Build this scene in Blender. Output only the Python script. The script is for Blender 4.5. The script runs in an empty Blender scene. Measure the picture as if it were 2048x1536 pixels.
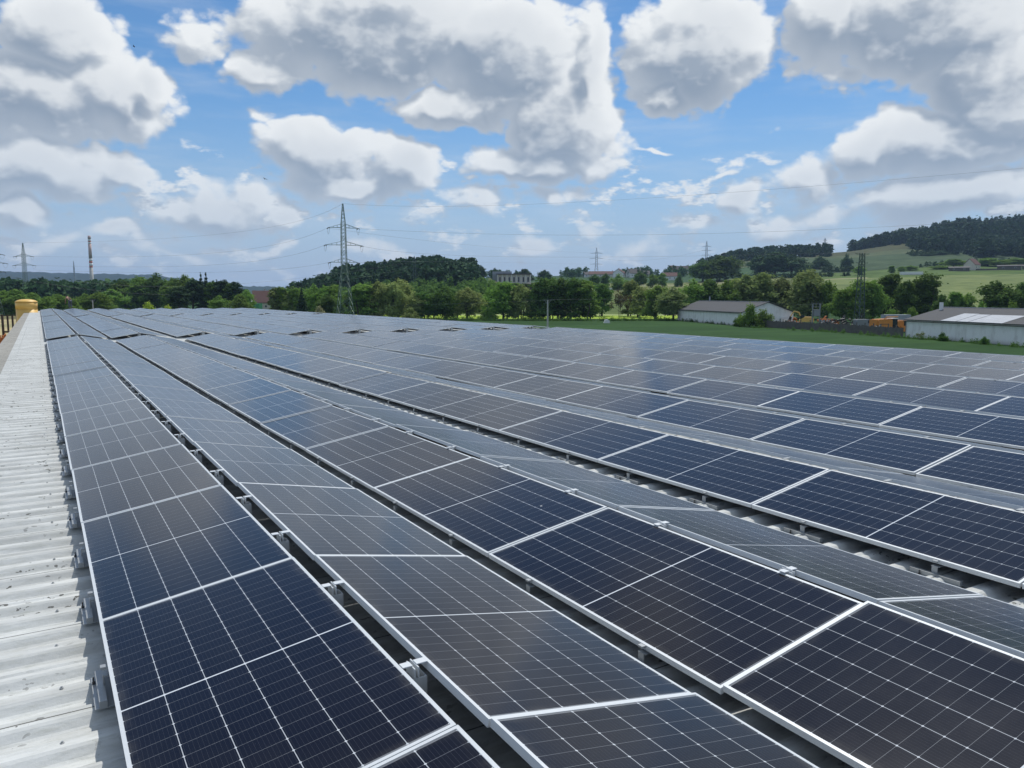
import bpy, bmesh, math, random
import numpy as np
from mathutils import Vector, Matrix
R=math.radians
rng=random.Random(7); nrg=np.random.default_rng(7)
S=bpy.context.scene; COL=S.collection
# ------------------------------------------------------------------ camera, sky, sun
F=1547.7; PITCH=R(6.537); YAW=R(31.34)
cam=bpy.data.cameras.new('camera'); co=bpy.data.objects.new('camera',cam); COL.objects.link(co); S.camera=co
cam.sensor_width=36; cam.lens=36*F/2048; cam.clip_start=.1; cam.clip_end=20000
co.rotation_euler=(R(90)-PITCH,0,-YAW)
S.render.resolution_x=1024; S.render.resolution_y=768
S.view_settings.view_transform='Standard'; S.view_settings.look='None'; S.view_settings.exposure=0.0; S.view_settings.gamma=1
S.cycles.max_bounces=6; S.cycles.diffuse_bounces=2; S.cycles.glossy_bounces=2; S.cycles.transparent_max_bounces=6
S.cycles.volume_bounces=0; S.cycles.use_denoising=True
SUN_AZ=R(31.34+20); SUN_EL=R(60)
SKY_STRENGTH=.12
su=bpy.data.lights.new('sun','SUN'); su.energy=3.4; su.angle=R(.5); su.color=(1,.95,.87)
so=bpy.data.objects.new('sun',su); COL.objects.link(so)
so.rotation_euler=Vector((-math.sin(SUN_AZ)*math.cos(SUN_EL),-math.cos(SUN_AZ)*math.cos(SUN_EL),-math.sin(SUN_EL))).to_track_quat('-Z','Y').to_euler()

class NT:
    """small node tree helper"""
    def __init__(s,t): s.t=t; s.n=t.nodes; s.l=t.links
    def new(s,ty,**k):
        n=s.n.new(ty)
        for a,b in k.items(): setattr(n,a,b)
        return n
    def put(s,sock,v):
        if isinstance(v,bpy.types.NodeSocket): s.l.new(v,sock)
        else:
            if hasattr(sock,'default_value'):
                if sock.type=='RGBA' and len(v)==3: v=(*v,1)
                sock.default_value=v
    def m(s,op,a,b=None,c=None,clamp=False):
        n=s.new('ShaderNodeMath',operation=op,use_clamp=clamp); s.put(n.inputs[0],a)
        if b is not None: s.put(n.inputs[1],b)
        if c is not None: s.put(n.inputs[2],c)
        return n.outputs[0]
    def v(s,op,a,b=None):
        n=s.new('ShaderNodeVectorMath',operation=op); s.put(n.inputs[0],a)
        if b is not None: s.put(n.inputs[3] if op=='SCALE' else n.inputs[1],b)
        return n.outputs[1] if op in('LENGTH','DOT_PRODUCT') else n.outputs[0]
    def mix(s,f,a,b,kind='MIX'):
        n=s.new('ShaderNodeMix',data_type='RGBA',blend_type=kind); s.put(n.inputs[0],f); s.put(n.inputs[6],a); s.put(n.inputs[7],b)
        return n.outputs[2]
    def noise(s,vec,scale,detail=3,rough=.5,out=0,dist=0):
        n=s.new('ShaderNodeTexNoise'); s.put(n.inputs['Vector'],vec); n.inputs['Scale'].default_value=scale; n.inputs['Detail'].default_value=detail
        n.inputs['Roughness'].default_value=rough; n.inputs['Distortion'].default_value=dist
        return n.outputs[out]
    def ss(s,x,a,b,lo=0,hi=1):
        n=s.new('ShaderNodeMapRange',interpolation_type='SMOOTHSTEP'); s.put(n.inputs[0],x); s.put(n.inputs[1],a); s.put(n.inputs[2],b); s.put(n.inputs[3],lo); s.put(n.inputs[4],hi)
        return n.outputs[0]
    def xyz(s,a): 
        n=s.new('ShaderNodeSeparateXYZ'); s.put(n.inputs[0],a); return n.outputs
    def comb(s,x,y,z):
        n=s.new('ShaderNodeCombineXYZ'); s.put(n.inputs[0],x); s.put(n.inputs[1],y); s.put(n.inputs[2],z); return n.outputs[0]

def px_dir(x,y):
    a=(x-1024)/F;b=(768-y)/F
    z=b*math.cos(PITCH)-math.sin(PITCH); d=math.cos(PITCH)+b*math.sin(PITCH)
    return a,d,z
def azel(x,y):
    a,d,z=px_dir(x,y); return math.atan2(a,d),math.atan2(z,math.hypot(a,d))   # azimuth from the heading

# cumulus clouds of the day: (azimuth, elevation, half widths) taken from pixel centres
CL=[(60,190,200,105,1),(215,180,130,95,1),(120,70,120,100,1),(290,160,60,70,.9),(530,130,110,62,.85),(400,60,110,70,.6),
 (70,330,230,72,1),(240,335,95,55,.9),(50,412,90,46,.9),(430,412,190,62,.85),(560,430,60,40,.8),(235,470,100,36,.85),
 (640,320,150,85,1.0),(800,345,105,78,1.0),(700,375,200,42,.9),(540,240,70,45,.5),
 (760,50,330,150,1.2),(1010,110,200,150,1.2),(1120,240,120,130,1.2),(1080,330,200,70,1.0),(900,215,170,60,.9),(640,110,150,70,.7),(1180,140,70,150,.9),
 (1390,90,170,140,1.1),(1330,180,110,60,.9),(1660,60,130,120,.95),(1850,40,240,130,1.2),(1990,130,150,130,1.2),(1700,170,120,60,.55),
 (1620,370,120,62,.75),(1740,320,130,80,.9),(1880,290,180,95,1.05),(2010,230,120,110,1.1),(1900,400,260,80,.9),(1480,395,70,45,.85),(1560,440,200,50,.6),
 (1110,400,160,40,.6),(860,440,150,45,.5),(1060,490,80,40,.8),(1270,500,130,40,.6),(740,490,120,40,.7),(1450,340,120,14,.5),(1300,310,110,10,.5),(1640,440,150,40,.7),(1400,440,130,36,.6),(950,410,120,50,.6),(560,490,120,30,.6),(1180,450,90,40,.6),(120,480,150,40,.6),(350,500,260,34,.55)]
def build_world():
    w=bpy.data.worlds.new('World'); S.world=w; w.use_nodes=True; T=NT(w.node_tree); T.n.clear()
    g=bpy.data.node_groups.new('cloud_density','ShaderNodeTree')
    g.interface.new_socket('Vector',in_out='INPUT',socket_type='NodeSocketVector'); g.interface.new_socket('Density',in_out='OUTPUT',socket_type='NodeSocketFloat'); g.interface.new_socket('Body',in_out='OUTPUT',socket_type='NodeSocketFloat')
    G=NT(g); gi=G.new('NodeGroupInput').outputs[0]; go=G.new('NodeGroupOutput')
    # domain warp
    wn=G.noise(gi,8,3,.62,out=1); wv=G.v('SCALE',G.v('SUBTRACT',wn,(.5,.5,.5)),.10)
    p=G.v('ADD',gi,wv)
    acc=None
    for (x,y,rx,ry,k) in CL:
        a,e=azel(x,y); sx=rx/F*1.16; sy=ry/F*1.14
        mp=G.new('ShaderNodeMapping',vector_type='TEXTURE'); G.put(mp.inputs[0],p); mp.inputs['Location'].default_value=(a,e,0); mp.inputs['Scale'].default_value=(sx,sy,1e3)
        gr=G.new('ShaderNodeTexGradient',gradient_type='SPHERICAL'); G.l.new(mp.outputs[0],gr.inputs[0])
        o=G.m('MULTIPLY',gr.outputs['Fac'],k)
        acc=o if acc is None else G.m('SMOOTH_MAX',acc,o,.03)
    acc=G.ss(acc,0,.95)
    # weather outside the frame
    X,Y,Z=G.xyz(gi)
    far=G.noise(gi,2.6,2,.5); far=G.m('MULTIPLY',G.m('SUBTRACT',far,.40),2.4)
    msk=G.m('MAXIMUM',G.ss(Y,.50,.62),G.ss(G.m('ABSOLUTE',X),.66,.78))
    acc=G.m('MAXIMUM',acc,G.m('MULTIPLY',far,msk))
    low=G.m('MULTIPLY',G.m('SUBTRACT',G.noise(G.v('MULTIPLY',gi,(1,2.3,1)),15,4,.62),.43),3.0)
    acc=G.m('MAXIMUM',acc,G.m('MULTIPLY',low,G.m('MULTIPLY',G.ss(Y,-.03,.03),G.m('SUBTRACT',1,G.ss(Y,.12,.21)))))
    st=G.v('MULTIPLY',gi,(1,1.5,1))
    n1=G.noise(st,11,7,.60)
    bw=G.v('ADD',st,G.v('SCALE',G.v('SUBTRACT',G.noise(st,22,2,.6,out=1),(.5,.5,.5)),.03))
    def billow(sc):
        vo=G.new('ShaderNodeTexVoronoi',feature='F1',voronoi_dimensions='2D'); G.put(vo.inputs['Vector'],bw); vo.inputs['Scale'].default_value=sc
        return G.m('SUBTRACT',.45,vo.outputs['Distance'])
    n=G.m('ADD',G.m('MULTIPLY',G.m('SUBTRACT',n1,.5),.95),G.m('ADD',G.m('MULTIPLY',billow(28),.24),G.m('MULTIPLY',billow(75),.12)))
    G.l.new(G.m('ADD',acc,n),go.inputs[0]); G.l.new(acc,go.inputs[1])
    tc=T.new('ShaderNodeTexCoord').outputs['Generated']; dx,dy,dz=T.xyz(tc)
    r=T.m('SUBTRACT',T.m('MULTIPLY',dx,math.cos(YAW)),T.m('MULTIPLY',dy,math.sin(YAW)))
    d=T.m('ADD',T.m('MULTIPLY',dx,math.sin(YAW)),T.m('MULTIPLY',dy,math.cos(YAW)))
    az=T.m('ARCTAN2',r,d); el=T.m('ARCSINE',dz)
    q=T.comb(az,el,0)
    def dens(v):
        n=T.new('ShaderNodeGroup'); n.node_tree=g; T.put(n.inputs[0],v); return n.outputs
    D,B=dens(q); D2,B2=dens(T.v('ADD',q,(.013,.021,0)))
    cover=T.ss(D,.20,T.m('ADD',.44,T.m('MULTIPLY',T.m('SUBTRACT',1,T.ss(el,.02,.2)),.34)))
    lit=T.ss(T.m('SUBTRACT',D,D2),-.16,.26)
    up=T.ss(T.m('SUBTRACT',B,B2),-.14,.20)
    thick=T.ss(B,.20,1.15)
    f=T.m('ADD',T.m('ADD',T.m('MULTIPLY',lit,.44),T.m('MULTIPLY',T.m('SUBTRACT',1,thick),.36)),T.m('SUBTRACT',T.m('MULTIPLY',up,.38),.08),clamp=True)
    k=1/SKY_STRENGTH
    sh=(.285*k,.355*k,.455*k); hi=(.87*k,.90*k,.92*k)
    cc=T.mix(f,sh,hi)
    # far clouds sink into pale air near the horizon
    ho=T.m('SUBTRACT',1,T.ss(el,.0,.24))
    cc=T.mix(T.m('MULTIPLY',ho,.5),cc,(.50*k,.60*k,.73*k))
    cover=T.m('MULTIPLY',cover,T.m('SUBTRACT',1,T.m('MULTIPLY',ho,.15)))
    sky=T.new('ShaderNodeTexSky',sky_type='NISHITA'); sky.sun_disc=False; sky.sun_elevation=SUN_EL; sky.sun_rotation=SUN_AZ
    sky.air_density=1.0; sky.dust_density=.25; sky.ozone_density=3.0
    sk=T.mix(1,sky.outputs[0],(.50,.72,.87),'MULTIPLY')
    sk=T.mix(T.m('MULTIPLY',T.ss(el,.5,.8),.5),sk,(.42*k,.52*k,.66*k))
    sk=T.mix(T.m('SUBTRACT',1,T.ss(el,-.02,.26)),sk,(.42*k,.53*k,.70*k))
    # thin veil of high cirrus
    ci=T.noise(T.v('MULTIPLY',q,(1.0,5.5,1)),5,5,.6); ci=T.ss(ci,.42,.75)
    sk=T.mix(T.m('MULTIPLY',ci,.30),sk,(.62*k,.70*k,.80*k))
    col=T.mix(cover,sk,cc)
    bg=T.new('ShaderNodeBackground'); T.put(bg.inputs[0],col); bg.inputs[1].default_value=SKY_STRENGTH
    T.l.new(bg.outputs[0],T.new('ShaderNodeOutputWorld').inputs[0])
    w.cycles.sampling_method='MANUAL'; w.cycles.sample_map_resolution=512
build_world()

# ------------------------------------------------------------------ helpers
def tag(o,label=None,cat=None,group=None,kind=None):
    if label: o['label']=label
    if cat: o['category']=cat
    if group: o['group']=group
    if kind: o['kind']=kind
    return o
def link(o,parent=None):
    COL.objects.link(o)
    if parent: o.parent=parent
    return o
def empty(name,loc=(0,0,0),rot=(0,0,0),parent=None):
    o=bpy.data.objects.new(name,None); o.empty_display_size=.2; o.location=loc; o.rotation_euler=rot; return link(o,parent)
def obj(name,me,parent=None,loc=(0,0,0),rot=(0,0,0),sc=None):
    o=bpy.data.objects.new(name,me); o.location=loc; o.rotation_euler=rot
    if sc: o.scale=sc
    return link(o,parent)
def copy_tree(o,parent=None):
    c=o.copy(); COL.objects.link(c); c.parent=parent
    for ch in o.children: copy_tree(ch,c)
    return c
def npmesh(name,V,Fq,mats,mi=None,uv=None,smooth=False):
    """V (n,3), Fq (m,4) or (m,3) arrays"""
    V=np.asarray(V,np.float32); Fq=np.asarray(Fq,np.int32); m,k=Fq.shape
    me=bpy.data.meshes.new(name); me.vertices.add(len(V)); me.vertices.foreach_set('co',V.ravel())
    me.loops.add(m*k); me.loops.foreach_set('vertex_index',Fq.ravel())
    me.polygons.add(m); me.polygons.foreach_set('loop_start',np.arange(m,dtype=np.int32)*k)
    for q in (mats if isinstance(mats,list) else [mats]): me.materials.append(q)
    if mi is not None: me.polygons.foreach_set('material_index',np.asarray(mi,np.int32))
    if uv is not None:
        l=me.uv_layers.new(name='UVMap'); l.data.foreach_set('uv',np.asarray(uv,np.float32).ravel())
    me.update(calc_edges=True); me.validate()
    me.polygons.foreach_set('use_smooth',np.full(len(me.polygons),smooth))
    return me
class MB:
    """collects boxes, bars, tubes, prisms into one mesh (all quads/tris as polygons)"""
    def __init__(s): s.v=[]; s.f=[]; s.m=[]
    def add(s,vs,fs,mi=0):
        b=len(s.v); s.v+= [tuple(q) for q in vs]; s.f+=[tuple(i+b for i in f) for f in fs]; s.m+=[mi]*len(fs); return s
    def box(s,x0,x1,y0,y1,z0,z1,mi=0):
        return s.add([(x0,y0,z0),(x1,y0,z0),(x1,y1,z0),(x0,y1,z0),(x0,y0,z1),(x1,y0,z1),(x1,y1,z1),(x0,y1,z1)],
          [(3,2,1,0),(4,5,6,7),(0,1,5,4),(1,2,6,5),(2,3,7,6),(3,0,4,7)],mi)
    def bar(s,a,b,w,n=4,w2=None,mi=0):
        a=Vector(a); b=Vector(b); d=(b-a)
        if d.length<1e-6: return s
        d.normalize(); u=d.cross(Vector((0,0,1)) if abs(d.z)<.95 else Vector((1,0,0))).normalized(); t=d.cross(u); w2=w if w2 is None else w2
        vs=[]
        for p,r in ((a,w),(b,w2)):
            for i in range(n):
                th=2*math.pi*(i+.5)/n; vs.append(p+u*math.cos(th)*r+t*math.sin(th)*r)
        fs=[(i,(i+1)%n,n+(i+1)%n,n+i) for i in range(n)]+[tuple(range(n))[::-1],tuple(range(n,2*n))]
        return s.add(vs,fs,mi)
    def tube(s,pts,r,n=6):
        rs=r if isinstance(r,(list,tuple)) else [r]*len(pts); vs=[]; pts=[Vector(p) for p in pts]
        for i,p in enumerate(pts):
            d=(pts[min(i+1,len(pts)-1)]-pts[max(i-1,0)]).normalized(); u=d.cross(Vector((0,0,1)) if abs(d.z)<.95 else Vector((1,0,0))).normalized(); t=d.cross(u)
            vs+=[p+u*math.cos(2*math.pi*k/n)*rs[i]+t*math.sin(2*math.pi*k/n)*rs[i] for k in range(n)]
        fs=[(i*n+k,i*n+(k+1)%n,(i+1)*n+(k+1)%n,(i+1)*n+k) for i in range(len(pts)-1) for k in range(n)]
        fs+=[tuple(range(n))[::-1],tuple(range((len(pts)-1)*n,len(pts)*n))]
        return s.add(vs,fs)
    def lathe(s,prof,n=24,c=(0,0,0),mi=0):
        vs=[(c[0]+r*math.cos(2*math.pi*k/n),c[1]+r*math.sin(2*math.pi*k/n),c[2]+z) for r,z in prof for k in range(n)]
        fs=[(i*n+k,i*n+(k+1)%n,(i+1)*n+(k+1)%n,(i+1)*n+k) for i in range(len(prof)-1) for k in range(n)]
        fs+=[tuple(range(n))[::-1],tuple(range((len(prof)-1)*n,len(prof)*n))]
        return s.add(vs,fs,mi)
    def prism(s,poly,y0,y1,mi=0):
        n=len(poly); vs=[(x,y0,z) for x,z in poly]+[(x,y1,z) for x,z in poly]
        return s.add(vs,[tuple(range(n)),tuple(range(n,2*n))[::-1]]+[(i,i+n,(i+1)%n+n,(i+1)%n) for i in range(n)],mi)
    def mesh(s,name,mats,smooth=False):
        me=bpy.data.meshes.new(name); me.from_pydata([tuple(v) for v in s.v],[],s.f)
        for q in (mats if isinstance(mats,list) else [mats]): me.materials.append(q)
        for p,i in zip(me.polygons,s.m): p.material_index=i; p.use_smooth=smooth
        me.update(); return me
    def build(s,name,mats,parent=None,loc=(0,0,0),rot=(0,0,0),smooth=False): return obj(name,s.mesh(name,mats,smooth),parent,loc,rot)

# ------------------------------------------------------------------ materials
def mat(name):
    m=bpy.data.materials.new(name); m.use_nodes=True; T=NT(m.node_tree); b=T.n['Principled BSDF']; return m,T,b
def plain(name,c,rough=.7,metal=0,var=.12,scale=3,bump=0):
    m,T,b=mat(name); oc=T.new('ShaderNodeTexCoord').outputs['Object']
    n=T.noise(oc,scale,5,.6)
    T.put(b.inputs['Base Color'],T.mix(n,tuple(x*(1-var*2) for x in c),tuple(min(1,x*(1+var*1.4)) for x in c)))
    b.inputs['Roughness'].default_value=rough; b.inputs['Metallic'].default_value=metal
    if bump:
        bp=T.new('ShaderNodeBump'); bp.inputs['Strength'].default_value=bump; T.put(bp.inputs['Height'],n); T.l.new(bp.outputs[0],b.inputs['Normal'])
    return m
def cell_material():
    m,T,b=mat('solar_cells'); uv=T.new('ShaderNodeUVMap').outputs[0]; u,v,_=T.xyz(uv)
    oi=T.new('ShaderNodeObjectInfo').outputs['Random']
    # u,v are metres on the laminate
    uu=T.m('DIVIDE',T.m('SUBTRACT',u,.0165),.1835); fu=T.m('FRACT',uu); du=T.m('MULTIPLY',T.m('SUBTRACT',.5,T.m('ABSOLUTE',T.m('SUBTRACT',fu,.5))),.1835)
    vm=T.m('SUBTRACT',T.m('ABSOLUTE',T.m('SUBTRACT',v,1.143)),.0048)
    vv=T.m('DIVIDE',vm,.0925); fv=T.m('FRACT',vv); dv=T.m('MULTIPLY',T.m('SUBTRACT',.5,T.m('ABSOLUTE',T.m('SUBTRACT',fv,.5))),.0925)
    colm=T.m('LESS_THAN',du,.0017); rowm=T.m('LESS_THAN',dv,.0008); mid=T.m('LESS_THAN',vm,0.0)
    dia=T.m('LESS_THAN',T.m('ADD',du,dv),.0068)
    edge=T.m('MAXIMUM',T.m('GREATER_THAN',T.m('ABSOLUTE',T.m('SUBTRACT',u,.567)),.5503),T.m('GREATER_THAN',vm,1.1105))
    fb=T.m('FRACT',T.m('MULTIPLY',uu,10)); bus=T.m('LESS_THAN',T.m('ABSOLUTE',T.m('SUBTRACT',fb,.5)),.022)
    line=T.m('MAXIMUM',T.m('MAXIMUM',T.m('MULTIPLY',colm,.7),T.m('MULTIPLY',rowm,.30)),T.m('MAXIMUM',T.m('MULTIPLY',dia,.85),T.m('MAXIMUM',mid,T.m('MULTIPLY',edge,.25))))
    line=T.m('MAXIMUM',line,T.m('MULTIPLY',bus,.06))
    cid=T.comb(T.m('FLOOR',uu),T.m('FLOOR',T.m('DIVIDE',T.m('SUBTRACT',v,.03),.0925)),T.m('MULTIPLY',oi,50))
    wn=T.new('ShaderNodeTexWhiteNoise',noise_dimensions='3D'); T.put(wn.inputs['Vector'],cid)
    ca=T.mix(oi,(.0018,.0026,.0075),(.0036,.0026,.0066)); ca=T.mix(T.m('MULTIPLY',wn.outputs[0],.5),ca,(.0052,.0040,.0066))
    oc=T.new('ShaderNodeTexCoord').outputs['Object']
    dust=T.ss(T.noise(oc,2.3,6,.65),.35,.8)
    ca=T.mix(T.m('MULTIPLY',dust,.010),ca,(.40,.38,.34))
    # bird lime and grit
    vo=T.new('ShaderNodeTexVoronoi'); T.put(vo.inputs['Vector'],T.v('ADD',oc,T.v('SCALE',T.comb(oi,oi,oi),31.0))); vo.inputs['Scale'].default_value=1.15; sp=T.m('LESS_THAN',vo.outputs['Distance'],.012)
    soil=T.m('MULTIPLY',T.m('MULTIPLY',T.m('SUBTRACT',1,T.ss(T.m('MINIMUM',T.m('MINIMUM',u,T.m('SUBTRACT',1.134,u)),T.m('MINIMUM',v,T.m('SUBTRACT',2.286,v))),.012,.075)),T.ss(T.noise(oc,6,4,.6),.35,.7)),.10)
    ca=T.mix(soil,ca,(.38,.36,.31)); base=T.mix(line,ca,(.62,.66,.70)); base=T.mix(T.m('MULTIPLY',sp,.6),base,(.7,.7,.66))
    T.put(b.inputs['Base Color'],base)
    T.put(b.inputs['Roughness'],T.m('ADD',.155,T.m('MULTIPLY',dust,.03)))
    b.inputs['IOR'].default_value=1.5; b.inputs['Specular IOR Level'].default_value=.30; b.inputs['Specular Tint'].default_value=(.84,.88,1.0,1); b.inputs['Sheen Tint'].default_value=(.80,.90,1.0,1); b.inputs['Sheen Weight'].default_value=.50; b.inputs['Sheen Roughness'].default_value=.20
    bp=T.new('ShaderNodeBump'); bp.inputs['Strength'].default_value=.003; bp.inputs['Distance'].default_value=.02; T.put(bp.inputs['Height'],T.noise(oc,2.5,2,.5)); T.l.new(bp.outputs[0],b.inputs['Normal'])
    return m
def roof_material(name,base,dark,amount):
    m,T,b=mat(name); oc=T.new('ShaderNodeTexCoord').outputs['Object']; x,y,z=T.xyz(oc)
    n1=T.noise(T.v('MULTIPLY',oc,(.6,3.0,1)),2.2,7,.62); n2=T.noise(T.v('MULTIPLY',oc,(1.6,7,3)),5,6,.7); n3=T.noise(oc,38,3,.6)
    c=T.mix(T.ss(n1,.3,.72),base,tuple(q*.66 for q in base)); c=T.mix(T.m('MULTIPLY',T.ss(n2,.42,.75),.6),c,(base[0]*.62,base[1]*.62,base[2]*.57))
    # dark lichen specks, in drifts
    vo=T.new('ShaderNodeTexVoronoi'); T.put(vo.inputs['Vector'],T.v('ADD',T.v('MULTIPLY',oc,(.75,1.25,1)),T.v('SCALE',T.noise(oc,14,2,.5,out=1),.12))); vo.inputs['Scale'].default_value=15
    drift=T.ss(T.noise(T.v('MULTIPLY',oc,(.9,2.2,1)),1.3,4,.6),.44,.66)
    sp=T.m('MULTIPLY',T.m('LESS_THAN',vo.outputs['Distance'],T.m('MULTIPLY',n3,.42)),drift)
    c=T.mix(T.m('MULTIPLY',sp,amount),c,dark)
    # dirt caught in the sheet laps every 1.15 m
    fy=T.m('ABSOLUTE',T.m('SUBTRACT',T.m('FRACT',T.m('DIVIDE',T.m('SUBTRACT',y,.72),1.15)),.5)); lap=T.m('LESS_THAN',T.m('SUBTRACT',.5,fy),.0042)
    c=T.mix(T.m('MULTIPLY',lap,T.ss(n2,.25,.5,.55,.95)),c,(.07,.07,.065))
    T.put(b.inputs['Base Color'],c); b.inputs['Roughness'].default_value=.82
    bp=T.new('ShaderNodeBump'); bp.inputs['Strength'].default_value=.35; bp.inputs['Distance'].default_value=.006; T.put(bp.inputs['Height'],T.m('ADD',n3,n2)); T.l.new(bp.outputs[0],b.inputs['Normal'])
    return m
def leaf_material(name,a,c,trans=.42):
    m,T,b=mat(name); geo=T.new('ShaderNodeNewGeometry').outputs['Position']; oi=T.new('ShaderNodeObjectInfo').outputs['Random']
    n=T.noise(geo,.42,3,.6); n2=T.noise(geo,2.2,2,.5)
    col=T.mix(T.ss(n,.3,.7),a,c); col=T.mix(T.m('MULTIPLY',n2,.5),col,tuple(min(1,q*1.5) for q in c))
    hs=T.new('ShaderNodeHueSaturation'); T.put(hs.inputs['Color'],col); T.put(hs.inputs['Value'],T.m('ADD',.78,T.m('MULTIPLY',oi,.44))); T.put(hs.inputs['Hue'],T.m('ADD',.49,T.m('MULTIPLY',oi,.02)))
    T.put(b.inputs['Base Color'],hs.outputs[0]); b.inputs['Roughness'].default_value=.8; b.inputs['Specular IOR Level'].default_value=.1
    tr=T.new('ShaderNodeBsdfTranslucent'); T.put(tr.inputs[0],hs.outputs[0]); mx=T.new('ShaderNodeMixShader'); mx.inputs[0].default_value=trans
    T.l.new(b.outputs[0],mx.inputs[1]); T.l.new(tr.outputs[0],mx.inputs[2]); T.l.new(mx.outputs[0],T.n['Material Output'].inputs[0])
    return m
def terrain_material():
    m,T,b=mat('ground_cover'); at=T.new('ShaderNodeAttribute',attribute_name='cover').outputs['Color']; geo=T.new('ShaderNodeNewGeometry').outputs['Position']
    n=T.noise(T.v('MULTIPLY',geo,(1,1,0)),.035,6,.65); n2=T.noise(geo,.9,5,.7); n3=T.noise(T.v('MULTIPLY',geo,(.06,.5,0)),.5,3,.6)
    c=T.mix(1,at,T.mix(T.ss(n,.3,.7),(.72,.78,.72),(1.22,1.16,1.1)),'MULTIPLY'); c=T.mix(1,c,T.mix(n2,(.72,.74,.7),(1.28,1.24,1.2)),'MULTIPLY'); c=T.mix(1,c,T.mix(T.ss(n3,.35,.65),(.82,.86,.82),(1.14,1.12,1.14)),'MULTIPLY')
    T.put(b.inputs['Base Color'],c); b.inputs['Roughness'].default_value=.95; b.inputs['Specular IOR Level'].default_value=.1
    return m
def wall_material():
    m,T,b=mat('limewashed_wall'); oc=T.new('ShaderNodeTexCoord').outputs['Object']; x,y,z=T.xyz(oc)
    n=T.noise(T.v('MULTIPLY',oc,(1,1,.35)),.9,6,.65); n2=T.noise(oc,6,4,.6)
    c=T.mix(T.ss(n,.42,.75),(.84,.85,.84),(.66,.66,.64)); c=T.mix(T.m('MULTIPLY',T.ss(n2,.55,.8),.35),c,(.33,.32,.29))
    foot=T.m('SUBTRACT',1,T.ss(T.m('ADD',z,T.m('MULTIPLY',n,.9)),.3,1.3)); c=T.mix(T.m('MULTIPLY',foot,.55),c,(.26,.25,.21))
    T.put(b.inputs['Base Color'],c); b.inputs['Roughness'].default_value=.9; return m
M={}
M['cells']=cell_material()
M['alu']=plain('anodised_aluminium',(.61,.645,.67),.45,.08,.05,9)
M['zinc']=plain('galvanised_steel',(.36,.38,.39),.45,.4,.1,14)
M['roof']=roof_material('fibre_cement_sheet',(.64,.66,.65),(.085,.085,.075),.95)
M['roof_old']=roof_material('weathered_fibre_cement',(.42,.41,.375),(.07,.065,.055),.8)
M['shed_roof']=roof_material('old_corrugated_roof',(.058,.062,.070),(.04,.04,.04),.5)
M['roof_pale']=plain('new_white_roof_sheet',(.34,.37,.41),.5,0,.2,1.2)
M['wall']=wall_material()
M['cream']=plain('cream_render',(.62,.58,.50),.9,0,.08,1)
M['white']=plain('white_paint',(.78,.78,.77),.6,0,.05,2)
M['redroof']=plain('red_clay_tiles',(.135,.068,.058),.85,0,.2,2)
M['darkroof']=plain('dark_roof_tiles',(.09,.085,.085),.8,0,.15,2)
M['glass']=plain('dark_window_glass',(.03,.035,.04),.1,0,.1,2)
M['pylon']=plain('grey_green_painted_steel',(.17,.24,.20),.6,.15,.15,.6)
M['pylon_dark']=plain('dark_green_painted_steel',(.06,.10,.085),.6,.1,.15,.6)
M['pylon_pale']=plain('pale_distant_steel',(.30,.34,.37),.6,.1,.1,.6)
M['insul']=plain('brown_glass_insulator',(.05,.045,.045),.3,0,.1,3)
M['wire']=plain('stranded_aluminium_wire',(.13,.14,.15),.6,.3,.05,.1)
M['concrete']=plain('pale_concrete',(.48,.47,.44),.9,0,.12,2)
M['yellow']=plain('yellow_painted_steel',(.80,.50,.13),.45,0,.07,1.2)
M['machine']=plain('orange_yellow_machine_paint',(.62,.24,.035),.5,0,.12,1.5)
M['machine_dark']=plain('dark_machine_steel',(.03,.03,.032),.6,0,.2,3)
M['rust']=plain('rust_orange_paint',(.45,.14,.03),.8,0,.3,1.5)
M['wood']=plain('grey_weathered_wood',(.13,.122,.112),.9,0,.3,1.2)
M['brown']=plain('dark_brown_steel',(.055,.03,.02),.7,0,.15,3)
M['bark']=plain('grey_brown_bark',(.075,.06,.045),.95,0,.25,1.5)
M['green_paint']=plain('green_container_paint',(.07,.30,.15),.6,0,.1,1)
M['grey_paint']=plain('grey_painted_metal',(.25,.27,.28),.6,0,.1,1)
M['red_band']=plain('faded_red_paint',(.66,.19,.15),.8,0,.1,.2)
M['white_band']=plain('chimney_white_paint',(.86,.85,.83),.8,0,.06,.2)
M['chimney']=plain('pinkish_grey_concrete',(.60,.43,.38),.9,0,.1,.2)
M['skin']=plain('skin',(.50,.29,.20),.6,0,.05,3); M['black_cloth']=plain('black_cloth',(.012,.012,.014),.9,0,.1,5); M['grey_cloth']=plain('grey_cloth',(.16,.17,.19),.9,0,.1,5); M['hair']=plain('dark_hair',(.02,.014,.01),.7)
M['rubber']=plain('black_rubber',(.02,.02,.02),.8)
L={'dark':leaf_material('dark_green_leaves',(.052,.108,.024),(.11,.195,.042)),
   'mid':leaf_material('mid_green_leaves',(.10,.185,.036),(.18,.29,.055)),
   'pale':leaf_material('pale_green_leaves',(.20,.28,.085),(.33,.41,.14)),
   'olive':leaf_material('olive_brown_leaves',(.115,.165,.052),(.215,.265,.09)),
   'bright':leaf_material('yellow_green_leaves',(.24,.34,.04),(.38,.47,.07)),
   'needle':leaf_material('dark_conifer_needles',(.020,.046,.022),(.040,.080,.032),.15),
   'far':leaf_material('far_wood_leaves',(.030,.066,.030),(.060,.115,.042),.2),
   'flower':leaf_material('cream_flowering_leaves',(.10,.14,.045),(.42,.42,.24)),
   'scrub':leaf_material('reddish_twigs_and_leaves',(.07,.06,.03),(.12,.11,.05))}

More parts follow.
